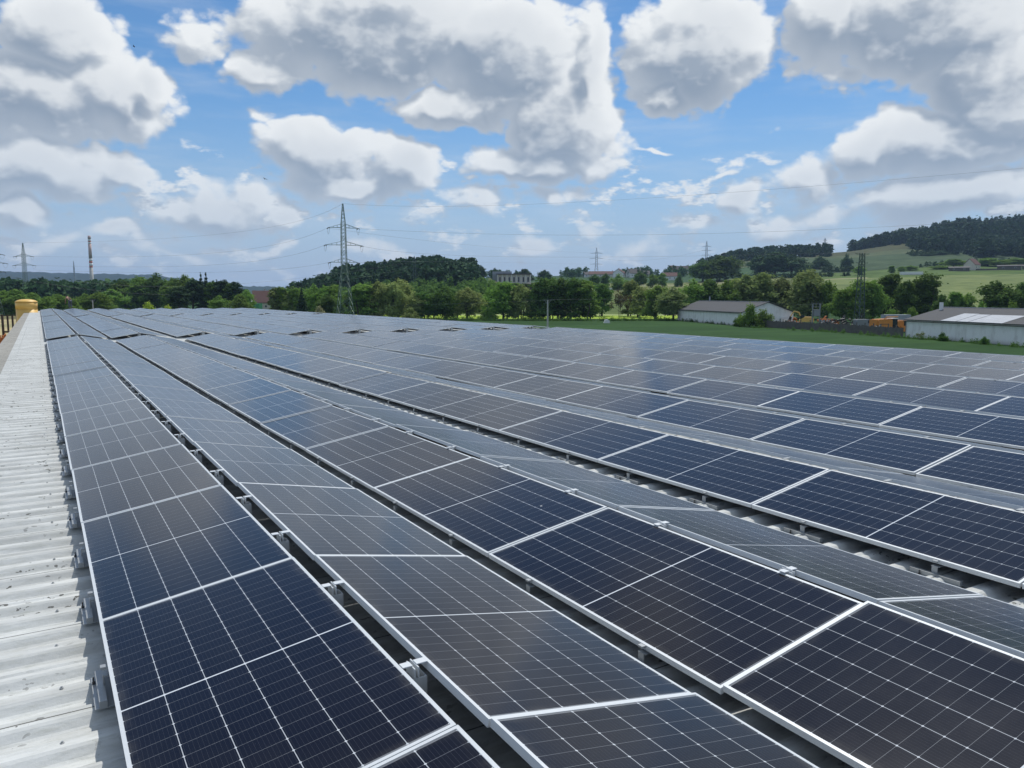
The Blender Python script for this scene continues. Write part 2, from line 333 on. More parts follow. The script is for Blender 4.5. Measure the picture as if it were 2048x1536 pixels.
# ------------------------------------------------------------------ where things stand
def W(x,y,d):
    """the point seen at photo position (x,y), d metres ahead; used to survey positions"""
    a,dd,z=px_dir(x,y); s=d/dd
    return Vector((a*s*math.cos(YAW)+d*math.sin(YAW),-a*s*math.sin(YAW)+d*math.cos(YAW),z*s))
HZ=768-F*math.tan(PITCH)
TU=[-400,0,300,500,590,700,850,960,1050,1200,1350,1500,1600,1680,1800,1900,2048,2500]
TD=[0,150,250,330,400,600,800,1000,1200,1400,1900,3000,4500,6000]
G0=-8
TZ={ -400:[G0,G0,G0,G0,G0,G0,G0,G0,G0,G0,-8,0,130,60], 0:[G0,G0,G0,G0,G0,G0,G0,G0,G0,G0,-8,0,138,60],300:[G0,G0,G0,G0,G0,G0,G0,G0,G0,G0,-8,0,118,60],
 500:[G0,G0,G0,G0,G0,G0,G0,G0,G0,G0,-8,-4,52,40],590:[G0,G0,G0,G0,G0,G0,2,0,-4,-8,-8,-4,45,30],700:[G0,G0,G0,G0,-8,8,14,8,0,-4,-8,-8,30,30],
 850:[G0,G0,G0,G0,-6,14,22,18,10,5,0,0,20,20],960:[G0,G0,G0,G0,-5,12,18,20,18,10,0,0,20,20],1050:[G0,G0,G0,G0,-4,6,15,24,24,20,0,0,10,10],
 1200:[G0,G0,G0,G0,-5,6,15.5,26,26,24,10,0,10,10],1350:[G0,G0,G0,G0,-5,6,15.5,27,30,30,20,0,0,0],1500:[G0,G0,-8,-7,-3,8,22,44,57,57,30,0,0,0],
 1600:[G0,G0,-8,-7,-3,9,23,48,60,58,30,0,0,0],1680:[G0,G0,-8,-7,-3,11,24,48,66,72,50,0,0,0],1800:[G0,G0,-8,-7,-3.5,12,29,54,80,100,60,0,0,0],
 1900:[G0,G0,-7.8,-6.5,-3,13,32,56,92,118,80,0,0,0],2048:[G0,G0,-7.5,-6,-2.4,13.8,34,54,95,128,90,0,0,0],2500:[G0,G0,-7,-6,-2.4,14,34,60,100,135,90,0,0,0]}
TAB=np.array([TZ[u] for u in TU])
def smooth_interp(g,x):
    i=np.clip(np.searchsorted(g,x)-1,0,len(g)-2); t=(x-g[i])/(g[i+1]-g[i]); t=np.clip(t,0,1); return i,t
def height(u,d):
    u=np.asarray(u,float); d=np.asarray(d,float); gu=np.array(TU,float); gd=np.array(TD,float)
    i,t=smooth_interp(gu,u); t=t*t*(3-2*t)*.5+t*.5; j,s=smooth_interp(gd,d); s=s*s*(3-2*s)*.35+s*.65
    return (TAB[i,j]*(1-t)*(1-s)+TAB[i+1,j]*t*(1-s)+TAB[i,j+1]*(1-t)*s+TAB[i+1,j+1]*t*s)
def ud(X,Y):
    r=X*math.cos(YAW)-Y*math.sin(YAW); d=X*math.sin(YAW)+Y*math.cos(YAW); return 1024+F*r/max(d,1e-3),d
def G(x,d):
    """ground point d metres ahead under photo column x"""
    a=(x-1024)/F; z=float(height(x,d))
    return Vector((a*d*math.cos(YAW)+d*math.sin(YAW),-a*d*math.sin(YAW)+d*math.cos(YAW),z))
def hpx(p,ytop):
    """height of a thing standing at p that reaches photo row ytop"""
    _,d=ud(p.x,p.y); return (HZ-ytop)/F*d-p.z      # small-angle

# ground: one sheet to beyond the horizon
def build_terrain():
    az=np.concatenate([np.linspace(-180,-50,40)[:-1],np.linspace(-50,60,560)[:-1],np.linspace(60,180,40)])
    dd=np.concatenate([[0,40],np.geomspace(80,7000,300)])
    A,D=np.meshgrid(np.radians(az),dd,indexing='ij')
    front=np.abs(A)<R(58)
    dist=np.where(front,D/np.maximum(np.cos(A),.35),D/np.cos(R(58)))
    X=np.sin(A+YAW)*dist; Y=np.cos(A+YAW)*dist
    u=1024+F*np.tan(np.clip(A,-R(60),R(60))); Z=height(np.clip(u,-400,2500),np.minimum(D,6000))
    fade=np.clip((R(66)-np.abs(A))/R(12),0,1); Z=G0+(Z-G0)*fade
    py=HZ-Z/np.maximum(D,1)*F
    # far ridge tree line roughness
    bump=np.sin(u*.21)*.5+np.sin(u*.083+1)*.8+np.sin(u*.57)*.3
    Z=np.where((D>3800)&(D<5200),Z+bump*2.2+nrg.normal(0,2.0,Z.shape),Z)
    C=np.empty(Z.shape+(3,)); C[:]=(.028,.072,.020)          # meadow, with the cloud shadow over it mixed into the dark green
    def put(mask,c): C[mask]=c
    put((D>268)&(D<330)&(u>560)&(u<1500),(.30,.42,.055))  # sunlit grass strip: the sunshine is painted in as a brighter green
    put((D>312)&(D<322)&(u>900)&(u<1420),(.33,.32,.29))        # lane beyond the trees
    put((D>330)&(D<480)&(u>450),(.10,.14,.045))
    put((D>480)&(u>980)&(u<1640),(.115,.135,.055))
    put((D>560)&(D<700)&(u>1180)&(u<1560),(.155,.175,.075))
    put((D>655)&(D<668)&(u>1260)&(u<1500),(.34,.32,.24))
    put((D>700)&(u>1030)&(u<1640),(.042,.088,.042))
    put((D>900)&(u>1380)&(u<1700),(.075,.095,.05))
    r=u>1600
    put(r&(D>330)&(D<640),(.150,.190,.075))
    put(r&(D>640)&(D<760),(.085,.135,.040))
    put(r&(D>645)&(D<652)&(u<1730),(.30,.28,.20))
    put(r&(D>760)&(D<800),(.035,.06,.025))
    put(r&(D>800)&(D<980),(.058,.092,.050))
    put(r&(D>=980)&(D<1075),(.085,.110,.06))
    put(r&(D>=1075),(.075,.085,.045))
    put((D>1700),(.02,.045,.024))
    put((D>2800),(.016,.035,.022))
    put((u<560)&(D>140)&(D<330),(.17,.16,.09))
    put((u<60)&(D>60)&(D<260),(.42,.36,.22))
    put((u<26)&(D>92)&(D<112),(.10,.16,.04))
    n,m=Z.shape; idx=np.arange(n*m).reshape(n,m)
    V=np.stack([X,Y,Z],-1).reshape(-1,3); Q=np.stack([idx[:-1,:-1],idx[1:,:-1],idx[1:,1:],idx[:-1,1:]],-1).reshape(-1,4)[:, ::-1]
    me=npmesh('ground',V,Q,terrain_material(),smooth=True)
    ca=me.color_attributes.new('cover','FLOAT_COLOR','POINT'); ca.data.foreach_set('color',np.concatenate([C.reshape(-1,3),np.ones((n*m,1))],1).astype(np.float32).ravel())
    tag(obj('ground',me),kind='structure')
build_terrain()

# ------------------------------------------------------------------ the hall and its roof
RZ=-2.05; CP=.2875; AMP=.024
Y_NEAR,Y_FAR=-9.2,118.2
def corrugated(x0,x1,y0,y1,z,slope=0,n=16):
    ys=np.arange(y0,y1+1e-6,CP/n); ph=np.cos(2*np.pi*(ys-.145)/CP); prof=np.clip(ph*1.7,-1,1)*AMP
    lap=((ys-.145)/1.15)%1.0; prof=prof+.009*(1-lap)*1.0
    xs=np.array([x0,x1]); V=[]
    for k,x in enumerate(xs): V.append(np.stack([np.full_like(ys,x),ys,z+prof+slope*(x-x0)],-1))
    for k,x in enumerate(xs): V.append(np.stack([np.full_like(ys,x),ys,z-.008+prof+slope*(x-x0)],-1))
    V=np.concatenate(V); n_=len(ys); i=np.arange(n_-1)
    top=np.stack([i,i+n_,i+n_+1,i+1],-1); bot=np.stack([i,i+1,i+n_+1,i+n_],-1)+2*n_
    e0=np.stack([i,i+1,i+1+2*n_,i+2*n_],-1); e1=np.stack([i+n_,i+n_+2*n_,i+n_+1+2*n_,i+n_+1],-1)
    return V,np.concatenate([top,bot,e0,e1])
hall=empty('hall_building',(12,50,G0)); tag(hall,'long low industrial hall whose corrugated roof carries all the solar panels','building')
V,Q=corrugated(-.95,26.6,Y_NEAR,Y_FAR,RZ); r1=obj('roof',npmesh('roof',V,Q,M['roof']),hall,(-12,-50,-G0)); 
V,Q=corrugated(-1.50,-.93,Y_NEAR,Y_FAR,RZ-.032,.02); r2=obj('roof_edge_sheet',npmesh('roof_edge_sheet',V,Q,M['roof_old']),hall,(-12,-50,-G0)); r2['label']='darker weathered strip of sheets along the left eave'
b=MB(); b.box(-1.2,26.2,Y_NEAR+.2,Y_FAR-.3,G0-1,RZ-.12); b.build('wall',M['wall'],hall,(-12,-50,-G0))
b=MB(); b.box(.35,26.9,Y_FAR-.02,Y_FAR+.25,RZ-.1,RZ+.06); b.build('verge_trim',M['roof_old'],hall,(-12,-50,-G0))
b=MB()
for i in range(-4,104):
    for x in (-.72,-.02): b.lathe([(.010,0),(.010,.003),(.005,.004),(.005,.010)],8,(x+.02*math.sin(i*3.1),.145+CP*4*i*.5+CP,RZ+AMP+.006))
o=b.build('roof_screws',M['zinc'],hall,(-12,-50,-G0)); o['kind']='stuff'

# ------------------------------------------------------------------ solar panels
PW,PL,PT=1.134,2.286,.035; STEP=2.30
UP=[('A',.189,-1.866,1.315,-1.686,4.866),('C',2.725,-1.892,3.841,-1.702,4.813),('E',5.483,-1.909,6.606,-1.713,4.781),('G',8.043,-1.921,9.165,-1.73,4.771),
 ('I',10.622,-1.922,11.744,-1.73,4.606),('K',13.238,-1.923,14.36,-1.75,4.596),('M',15.906,-1.921,17.03,-1.757,4.484),('O',18.604,-1.913,19.73,-1.777,4.454),
 ('Q',21.32,-1.918,22.446,-1.79,4.426),('S',24.035,-1.923,25.165,-1.815,4.439)]
DN=[(1.436,-1.681,2.555,-1.885,4.829),(3.928,-1.693,5.036,-1.893,4.789),(6.73,-1.70,7.845,-1.905,4.776)]
FACES=[]   # (facing, ordinal, xl,zl,xr,zr,y0)
for i,(n,a,z,c,zz,y0) in enumerate(UP):
    FACES.append(('left',i,a,z,c,zz,y0))
    if i<3: q=DN[i]; FACES.append(('right',i,*q))
    else: FACES.append(('right',i,c+.1,zz+.012,c+1.21,z+.005,y0+.01))
ORD=['first','second','third','fourth','fifth','sixth','seventh','eighth','ninth','tenth','eleventh','twelfth','thirteenth','fourteenth','fifteenth','sixteenth','seventeenth','eighteenth','nineteenth','twentieth']
def ordn(n):
    if n<=20: return ORD[n-1]
    t={2:'twenty',3:'thirty',4:'forty'}[n//10]
    return t+'-'+ORD[n%10-1] if n%10 else {2:'twentieth',3:'thirtieth',4:'fortieth'}[n//10]
def frame_geo():
    b=MB(); w=.017
    b.box(0,w,0,PL,-PT,0).box(PW-w,PW,0,PL,-PT,0).box(w,PW-w,0,w,-PT,0).box(w,PW-w,PL-w,PL,-PT,0); return b
def glass_geo():
    b=MB(); b.box(.016,PW-.016,.016,PL-.016,-.007,-.0018); return b
def uvmesh(name,b,m):
    me=b.mesh(name,m); l=me.uv_layers.new(name='UVMap')
    for lp in me.loops: v=me.vertices[lp.vertex_index].co; l.data[lp.index].uv=(v.x,v.y)
    return me
ME_F=frame_geo().mesh('frame',M['alu']); ME_G=uvmesh('glass',glass_geo(),M['cells'])
jit=random.Random(3)
slots=[]
for fi,(fac,i,xl,zl,xr,zr,y0) in enumerate(FACES):
    for k in range(-4,49):
        if k in (14,32): continue
        ang=math.atan2(zr-zl,xr-xl); cx=(xl+xr)/2; cz=(zl+zr)/2; hw=PW/2
        dz=jit.gauss(0,.0045); da=jit.gauss(0,.0026); dr=jit.gauss(0,.0020)
        loc=Vector((cx-hw*math.cos(ang),y0+k*STEP+.011-STEP+STEP,cz-hw*math.sin(ang)+dz))
        c=Vector((cx,y0+(k+.5)*STEP,cz)); dist=c.length
        nrm=Vector((-math.sin(ang),0,math.cos(ang))); facing=max(0,nrm.dot(-c.normalized()))
        u,d=ud(c.x,c.y); 
        vis= 0 if d<1.2 or u<-500 or u>2700 else facing/dist**2
        if d>.5:
            vpx=768-F*math.tan(math.atan2(c.z,d)+PITCH)
            if vpx>1900: vis=0
        # right-facing rows past the third are hidden behind the row in front
        if fac=='right' and i>2: vis=0
        slots.append((vis,fac,i,k,loc,(da,-ang,dr)))
slots.sort(key=lambda s:-s[0])
single=[s for s in slots[:296] if s[0]>0]; rest=slots[len(single):]
for _,fac,i,k,loc,rot in single:
    e=empty('solar_panel',loc,rot); ME=obj('glass',ME_G,e); obj('frame',ME_F,e)
    row=ordn(i+1)
    if k<14: pos=f'{ordn(14-k)} in front of the near cross gap'
    else: pos=f'{ordn(k-14)} beyond the near cross gap'
    tag(e,f'solar panel in the {row} {fac}-tilted row, {pos}','solar panel','solar panels tilted in long tent rows on the roof')
# everything else of the array as one mass
gb,gg=frame_geo(),glass_geo()
fv=np.array(gb.v); ff=np.array(gb.f); gv=np.array(gg.v); gf=np.array(gg.f); VS=[];QS=[];MI=[];UV=[]; base=0
from mathutils import Euler
for _,fac,i,k,loc,rot in rest:
    m=np.array(Euler(rot).to_matrix()); 
    for vv,fq,mi in ((fv,ff,0),(gv,gf,1)):
        VS.append(vv@m.T+np.array(loc)); QS.append(fq+base); base+=len(vv); MI.append(np.full(len(fq),mi)); UV.append(vv[fq][:,:,:2].reshape(-1,2))
me=npmesh('solar_panels',np.concatenate(VS),np.concatenate(QS),[M['alu'],M['cells']],np.concatenate(MI),np.concatenate(UV))
tag(obj('solar_panels',me),'remaining dark solar panels of the array stretching to the far roof end','solar panels',kind='stuff')

# ------------------------------------------------------------------ mounts under the panels
def low_mount():
    e=empty('panel_mount'); b=MB()
    b.box(-.050,-.015,-.20,.17,-.122,-.088).box(-.070,.03,-.20,.17,-.125,-.122); b.build('base_rail',M['zinc'],e)
    b=MB(); b.box(-.022,-.016,-.022,.022,-.088,-.037).box(-.016,.05,-.03,.03,-.043,-.038).box(-.030,-.002,-.018,.018,-.008,.004); b.build('clamp',M['zinc'],e)
    b=MB(); b.lathe([(.008,-.122),(.008,-.11),(.004,-.11),(.004,-.085)],8,(-.06,.09,0)); b.build('bolt',M['machine_dark'],e)
    return e
def ridge_mount():
    e=empty('ridge_support'); b=MB()
    b.box(-.05,.05,-.045,-.040,-.33,-.05).box(-.05,.05,.035,.040,-.33,-.05).box(.045,.05,-.040,.035,-.33,-.05); b.build('post',M['alu'],e)
    b=MB(); b.box(-.060,-.012,-.025,.02,.001,.006).box(.008,.062,-.025,.02,.004,.009).box(-.014,-.009,-.05,.045,-.05,-.002).box(.004,.009,-.05,.045,-.05,.004); b.build('clamp',M['alu'],e)
    b=MB(); b.lathe([(.01,0),(.01,.012)],6,(0,0,-.05)); b.build('bolt',M['machine_dark'],e)
    return e
P1,P2=low_mount(),ridge_mount(); used={'low':False,'ridge':False}
def put_mount(kind,loc,label,grp,flip=False):
    src=P1 if kind=='low' else P2
    o=src if not used[kind] else copy_tree(src)
    used[kind]=True; o.location=loc; o.rotation_euler=(0,0,math.pi if flip else 0); o['label']=label; o['category']='mounting bracket'; o['group']=grp
LN={0:'along the left roof edge',1:'in the first valley',2:'in the wide second valley'}
for i,(xl,zl,y0,n0,n1) in enumerate(((.189,-1.866,4.866,-2,20),(2.725,-1.892,4.813,-2,16),(5.483,-1.909,4.781,-2,20))):
    cnt=0
    for k in range(-1,14):
        for off in (.57,1.72):
            y=y0+k*STEP+off
            if y<2.0 : continue
            if i==1 and y>30: continue
            cnt+=1
            place=LN[i]
            put_mount('low',(xl,y,zl-.012),f'silver bracket under the low panel edges {place}, {ordn(cnt)} from the camera','low brackets '+place)
for i,(xa,xb,z,y0) in enumerate(((1.315,1.436,-1.686,4.866),(3.841,3.928,-1.70,4.813))):
    cnt=0
    for k in range(-1,14):
        for off in (.57,1.72):
            y=y0+k*STEP+off
            if y<2.0: continue
            cnt+=1
            put_mount('ridge',((xa+xb)/2,y,z),f'silver clamp post in the {ordn(i+1)} ridge gap, {ordn(cnt)} from the camera',f'clamp posts in the {ordn(i+1)} ridge gap')
b=MB()   # all further supports, a mass of small metalwork
def bbox(xc,y,z,fn):
    fn(xc,y,z)
for i,(n,a,z,c,zz,y0) in enumerate(UP):
    for k in range(-1,49):
        if k in (14,32): continue
        for off in (.57,1.72):
            y=y0+k*STEP+off
            if y<2: continue
            if i>2 or k>14 or (i==1 and y>30):
                b.box(a-.055,a-.015,y-.2,y+.17,z-.135,z-.10).box(a-.02,a-.012,y-.02,y+.02,z-.10,z-.037)
            if i>1 or k>14:
                b.box(c+.0,c+.1,y-.04,y+.04,zz-.33,zz-.04).box(c-.004,c+.09,y-.02,y+.02,zz+.001,zz+.006)
        # brace seen at the block ends
    for k in (14,15,32,33):
        y=y0+k*STEP+(-.12 if k in(14,32) else .12); b.box(c+.0,c+.12,y-.05,y+.05,RZ,zz-.04).box(a-.02,c+1.25,y-.02,y+.02,RZ+.04,RZ+.08)
tag(b.build('panel_supports',M['zinc']),'mass of silver posts and brackets under the farther panels','supports',kind='stuff')
# loose DC cables in the first ridge gap
for n_,(ya,yb) in enumerate(((1.6,4.3),(4.3,8.9))):
    pts=[(1.375+.03*math.sin(t*5+n_),ya+(yb-ya)*t,-1.99+.05*math.cos(t*9)) for t in np.linspace(0,1,24)]
    m_=MB(); m_.tube(pts,.006,6); tag(m_.build('cable',M['rubber']),['black cable lying under the ridge gap nearest the camera','black cable under the ridge gap further from the camera'][n_],'cable','cables in the ridge gap')

# ------------------------------------------------------------------ trees
def leaf_cloud(lobes,n,size,seed,flat=.0,droop=0):
    """many leaf-sized quads spread through a set of ellipsoid lobes (cx,cy,cz,rx,ry,rz)"""
    g=np.random.default_rng(seed); lo=np.array(lobes,float); vol=(lo[:,3]*lo[:,4]*lo[:,5])**.67; pick=g.choice(len(lo),n,p=vol/vol.sum())
    d=g.normal(size=(n,3)); d/=np.linalg.norm(d,axis=1)[:,None]; rad=g.random(n)**.42*(1+.10*g.normal(size=n))
    # clumps: pull the points of each lobe to a few twig centres
    tw=g.normal(size=(len(lo),16,3)); tw/=np.linalg.norm(tw,axis=2)[:,:,None]; tw*=(g.random((len(lo),16))**.35)[:,:,None]
    c=tw[pick,g.integers(0,16,n)]; mixw=(g.random(n)<.72)[:,None]; off=c+g.normal(size=(n,3))*.20; q=np.where(mixw,off,d*rad[:,None])
    P=lo[pick,:3]+q*lo[pick,3:6]
    if droop: P[:,2]-=droop*np.clip(np.hypot(*(q[:,:2].T)),0,1)**2
    nm=q/np.maximum(np.linalg.norm(q,axis=1)[:,None],1e-3)+g.normal(size=(n,3))*.65; nm[:,2]+=.25; nm/=np.linalg.norm(nm,axis=1)[:,None]
    a=np.cross(nm,g.normal(size=(n,3))); a/=np.linalg.norm(a,axis=1)[:,None]; b_=np.cross(nm,a); s=(size*(.6+.8*g.random(n)))[:,None]
    V=np.stack([P-a*s-b_*s*.6,P+a*s-b_*s*.5,P+a*s*.8+b_*s*.7,P-a*s*.9+b_*s*.6],1).reshape(-1,3)
    return V,np.arange(4*n).reshape(n,4)
def trunk_mb(h,r,tips,seed,stems=1):
    g=random.Random(seed); b=MB()
    for s_ in range(stems):
        ox,oy=(g.uniform(-.1,.1)*h*(stems>1),g.uniform(-.1,.1)*h*(stems>1)); lean=(ox*1.0,oy*1.0)
        pts=[(ox+lean[0]*t+g.uniform(-.01,.01)*h*(t>0),oy+lean[1]*t+g.uniform(-.01,.01)*h*(t>0),h*(t*.95)-.3*(t==0)) for t in (0,.12,.3,.5,.7,.85)]
        rr=r/(stems**.5); b.tube(pts,[rr*1.3,rr,rr*.8,rr*.55,rr*.3,rr*.1],7)
    for (x,y,z) in tips:
        z0=max(.12*h,z*.55); b.tube([(0,0,z0),(x*.45,y*.45,z0+(z-z0)*.5),(x,y,z)],[r*.45,r*.25,r*.06],5)
    return b
TREES={}
def proto(kind,var):
    """unit trees ten metres high"""
    key=(kind,var)
    if key in TREES: return TREES[key]
    sd=hash((len(kind)*7+ord(kind[0])*13+ord(kind[-1]),var))%99991; g=random.Random(sd); lobes=[]; tips=[]; stems=1
    if kind in('round','willow','alder','poplar'):
        n={'round':11,'willow':13,'alder':12,'poplar':9}[kind]
        for i in range(n):
            t=i/(n-1); z={'round':2.0+6.4*t,'willow':2.4+6.2*t,'alder':1.7+7.1*t,'poplar':1.5+7.5*t}[kind]
            wd={'round':math.sin(math.pi*min(1,.22+.78*t))*2.5+.3,'willow':math.sin(math.pi*(.25+.7*t))*2.6+.3,'alder':(1-t)*1.7+.5,'poplar':math.sin(math.pi*(.15+.8*t))*.9}[kind]
            th=i*2.4+g.uniform(-.7,.7); wd*=g.uniform(.55,1.25); z+=g.uniform(-.5,.5); x,y=math.cos(th)*wd*.78,math.sin(th)*wd*.78; rr=g.uniform(.85,1.95)*{'round':1.15,'willow':1.1,'alder':.95,'poplar':.75}[kind]
            lobes.append((x,y,z,rr,rr,rr*g.uniform(.7,.95))); tips.append((x*.8,y*.8,z))
        lobes.append((0,0,8.9,.9,.9,1.1)); lobes.append((0,0,5.5,1.3,1.3,2.2)); N=7000; size=.17; droop={'willow':.9}.get(kind,.1); stems={'alder':3,'willow':2}.get(kind,1)
    elif kind=='bush':
        for i in range(9):
            th=i*2.4; w_=g.uniform(.3,3.6); lobes.append((math.cos(th)*w_,math.sin(th)*w_,g.uniform(2,6.5)*(1-w_/9),2.1,2.1,2.4)); tips.append((math.cos(th)*w_*.7,math.sin(th)*w_*.7,4))
        lobes.append((0,0,7.6,1.6,1.6,2.2)); N=4200; size=.24; droop=.3; stems=4
    elif kind=='thin':
        for i in range(12):
            th=i*2.4; w_=g.uniform(1,3.2); lobes.append((math.cos(th)*w_,math.sin(th)*w_,4+g.uniform(0,5),.9,.9,1.2)); tips.append(lobes[-1][:3])
        N=1300; size=.16; droop=0; stems=4
    elif kind in('spruce','pine'):
        n=11
        for i in range(n):
            t=i/(n-1); 
            if kind=='spruce':
                z=.9+8.4*t; w_=(1-t)*2.0+.18
                for q in range(5):
                    th=q*1.257+i*.7; lobes.append((math.cos(th)*w_*.55,math.sin(th)*w_*.55,z-.25*w_,w_*.55,w_*.55,.42))
            else:
                z=4.2+5.2*t; w_=math.sin(math.pi*(.2+.75*t))*2.0; th=i*2.4; lobes.append((math.cos(th)*w_*.7,math.sin(th)*w_*.7,z,1.15,1.15,.7)); tips.append((math.cos(th)*w_*.6,math.sin(th)*w_*.6,z))
        if kind=='spruce': lobes.append((0,0,9.6,.14,.14,.6)); lobes.append((0,0,4,.7,.7,3.5))
        N=4200; size=.15; droop=.15
    V,Q=leaf_cloud(lobes,N,size,sd,droop=droop)
    TREES[key]=(V,Q,trunk_mb(9.3 if kind!='bush' else 5,.20 if kind!='thin' else .12,tips,sd,stems)); return TREES[key]
TM={}
def tree(p,h,w,kind,leaf,name,label,group,var=None,cat='tree'):
    """w = crown width over height"""
    var=rng.randrange(5) if var is None else var
    key=(kind,var,leaf)
    if key not in TM:
        V,Q,tb=proto(kind,var); 
        TM[key]=(npmesh('crown',V,Q,L[leaf]),tb.mesh('trunk',M['bark'],True))
    cw,tr=TM[key]; nat={'round':.62,'willow':.66,'alder':.48,'poplar':.30,'bush':1.0,'thin':.75,'spruce':.42,'pine':.50}[kind]
    e=empty(name,p,(0,0,rng.uniform(0,6.28))); s=h/10; k=s*w/nat; e.scale=(k,k,s)
    obj('crown',cw,e); obj('trunk',tr,e)
    return tag(e,label,cat,group)
ADJ={'dark':'dark green','mid':'mid green','pale':'pale silvery green','olive':'olive brown','bright':'bright yellow green','needle':'dark conifer','flower':'cream-flowering','scrub':'sparse reddish','far':'dark green'}
def row(where,group,items,d):
    """items (x,top,width_px,kind,leaf[,d]) left to right"""
    n=len(items)
    for i,it in enumerate(items):
        x,top,wp,kind,leaf=it[:5]; dd=it[5] if len(it)>5 else d
        p=G(x,dd); h=(HZ-top)/F*dd-p.z; h=max(h,1.2); wm=wp/F*dd*(1.0 if kind in('spruce','thin','poplar') else 1.10)
        nm={'bush':'bush','spruce':'spruce_tree','pine':'pine_tree','poplar':'poplar_tree','willow':'willow_tree'}.get(kind,'broadleaf_tree'); word={'bush':'bush','spruce':'spruce','pine':'pine','thin':'bare-stemmed shrub'}.get(kind,'tree')
        tree(p,h,wm/h,kind,leaf,nm,f'{ADJ[leaf]} {word}, {ordn(i+1)} from the left {where}',group,cat='bush' if kind in('bush','thin') else 'tree')
row('in the tree line across the meadow','trees along the meadow edge',[(725,568,60,'alder','mid'),(757,560,56,'willow','pale'),(788,563,54,'willow','pale'),(803,557,62,'willow','pale',265),(822,612,42,'bush','olive',240),
 (833,585,50,'round','pale'),(847,588,42,'alder','dark'),(868,592,36,'round','dark',270),(890,571,52,'round','dark'),(915,585,36,'round','mid',280),(937,574,54,'willow','pale'),(975,613,40,'bush','mid',250),
 (985,570,40,'round','mid',300),(1007,563,62,'round','mid'),(1040,567,52,'willow','pale'),(1068,580,34,'alder','dark'),(1085,556,56,'alder','dark'),(1104,563,44,'alder','dark',262),(1123,556,52,'alder','dark'),(1143,562,48,'alder','dark'),(1166,559,52,'alder','mid'),
 (1203,567,52,'round','dark',300),(1240,578,46,'thin','scrub'),(1262,566,40,'alder','olive',300),(1278,572,52,'willow','pale',285),(1312,567,58,'willow','mid',265),(1345,575,62,'round','olive',250)],255)
row('behind the gabled white shed','trees behind the sheds',[(1385,560,56,'round','mid'),(1418,558,62,'round','dark'),(1452,560,56,'round','mid'),(1490,548,74,'willow','olive'),(1522,545,62,'round','olive'),(1560,552,60,'willow','olive'),(1612,537,84,'willow','olive',262),(1652,560,40,'round','mid',255)],275)
row('behind the lattice tower and machines','trees behind the scrapyard',[(1682,578,50,'round','mid'),(1712,566,54,'alder','mid'),(1742,560,52,'round','mid'),(1774,548,54,'alder','dark',245),(1808,560,50,'round','dark',235),(1846,552,58,'alder','dark',235),(1820,612,40,'bush','mid',200),(1780,615,44,'bush','mid',205)],232)
row('behind the long white shed','trees behind the long shed',[(1880,588,34,'round','dark'),(1906,586,30,'poplar','mid'),(1931,585,34,'round','mid'),(1960,600,40,'bush','mid',200),(1985,561,74,'round','dark'),(2020,600,40,'bush','mid',195),(2046,562,60,'round','dark'),(2110,558,70,'round','mid')],225)
row('at the gabled white shed corner','bushes at the gabled shed',[(1499,602,46,'bush','mid',197),(1524,617,50,'bush','mid',196),(1478,628,26,'bush','dark',201)],197)
row('at the left end beyond the roof','trees at the left end',[(-20,572,60,'round','mid'),(12,580,54,'round','mid'),(40,578,54,'round','mid'),(72,585,46,'round','mid',330),(98,592,44,'round','mid',270),(124,588,48,'willow','mid'),(150,592,44,'bush','mid',280),(176,588,44,'round','mid'),(202,584,50,'round','mid'),
  (228,578,54,'round','mid',350),(252,560,56,'round','dark',400),(284,552,56,'round','mid',400),(318,548,58,'round','dark',400),(300,601,44,'bush','bright',230),(338,608,40,'bush','bright',235),(352,556,50,'round','mid',390),(376,549,52,'round','mid',390)],310)
row('in the conifer clump left of the big pylon','trees in the conifer clump',[(362,575,46,'pine','needle',300),(390,560,50,'pine','needle'),(407,545,30,'spruce','needle'),(417,544,30,'spruce','needle',345),(428,563,34,'pine','dark'),(438,560,28,'spruce','needle',345),(449,561,42,'pine','needle'),(462,566,36,'pine','dark'),(476,565,34,'pine','needle'),(440,592,40,'round','mid',290),(484,588,40,'round','mid',290),(497,578,34,'round','mid',310)],340)
row('between the red-roofed house and the big pylon','trees beside the big pylon',[(552,578,26,'poplar','olive'),(566,576,28,'poplar','mid'),(578,586,30,'round','olive'),(592,578,30,'alder','mid'),(606,576,34,'spruce','needle',270),(619,584,32,'round','mid'),(631,570,40,'round','mid'),(652,571,40,'round','mid'),(640,610,34,'bush','flower',240),(655,590,44,'round','dark',265),(672,569,44,'round','mid'),(682,600,36,'bush','dark',262),(700,580,46,'round','dark',330)],300)
row('on the field slope below the village','lone trees on the field slope',[(1105,556,26,'round','mid',560),(1146,558,24,'round','dark',560),(1188,549,24,'round','dark',600),(1210,547,18,'round','dark',600),(1236,547,42,'bush','mid',560),(1277,544,28,'round','dark',600),(1303,548,20,'round','mid',600),(1322,547,20,'round','mid',600),(1355,545,20,'bush','dark',620)],600)
row('on the right hillside fields','trees on the right hillside',[(1402,522,50,'round','dark',700),(1437,512,74,'willow','dark',690),(1470,556,30,'bush','bright',650),(1512,512,50,'round','far',760),(1545,505,60,'round','far',750),(1578,512,60,'round','far',760),(1598,528,40,'bush','far',740),(1633,512,46,'bush','far',850),(1686,508,26,'bush','far',850),(1712,532,22,'round','mid',700),(1776,533,14,'poplar','mid',700),(1794,534,16,'round','mid',700),(1812,532,26,'round','mid',720),
  (1846,508,36,'bush','far',930),(1870,502,30,'bush','far',930),(1872,531,44,'bush','mid',720),(1898,519,42,'round','mid',740),(1920,531,24,'round','mid',720),(1965,517,44,'round','mid',740),(1992,521,40,'round','mid',730),(2018,517,40,'round','mid',740),(2046,518,40,'round','mid',740),(2080,516,40,'round','mid',740)],700)
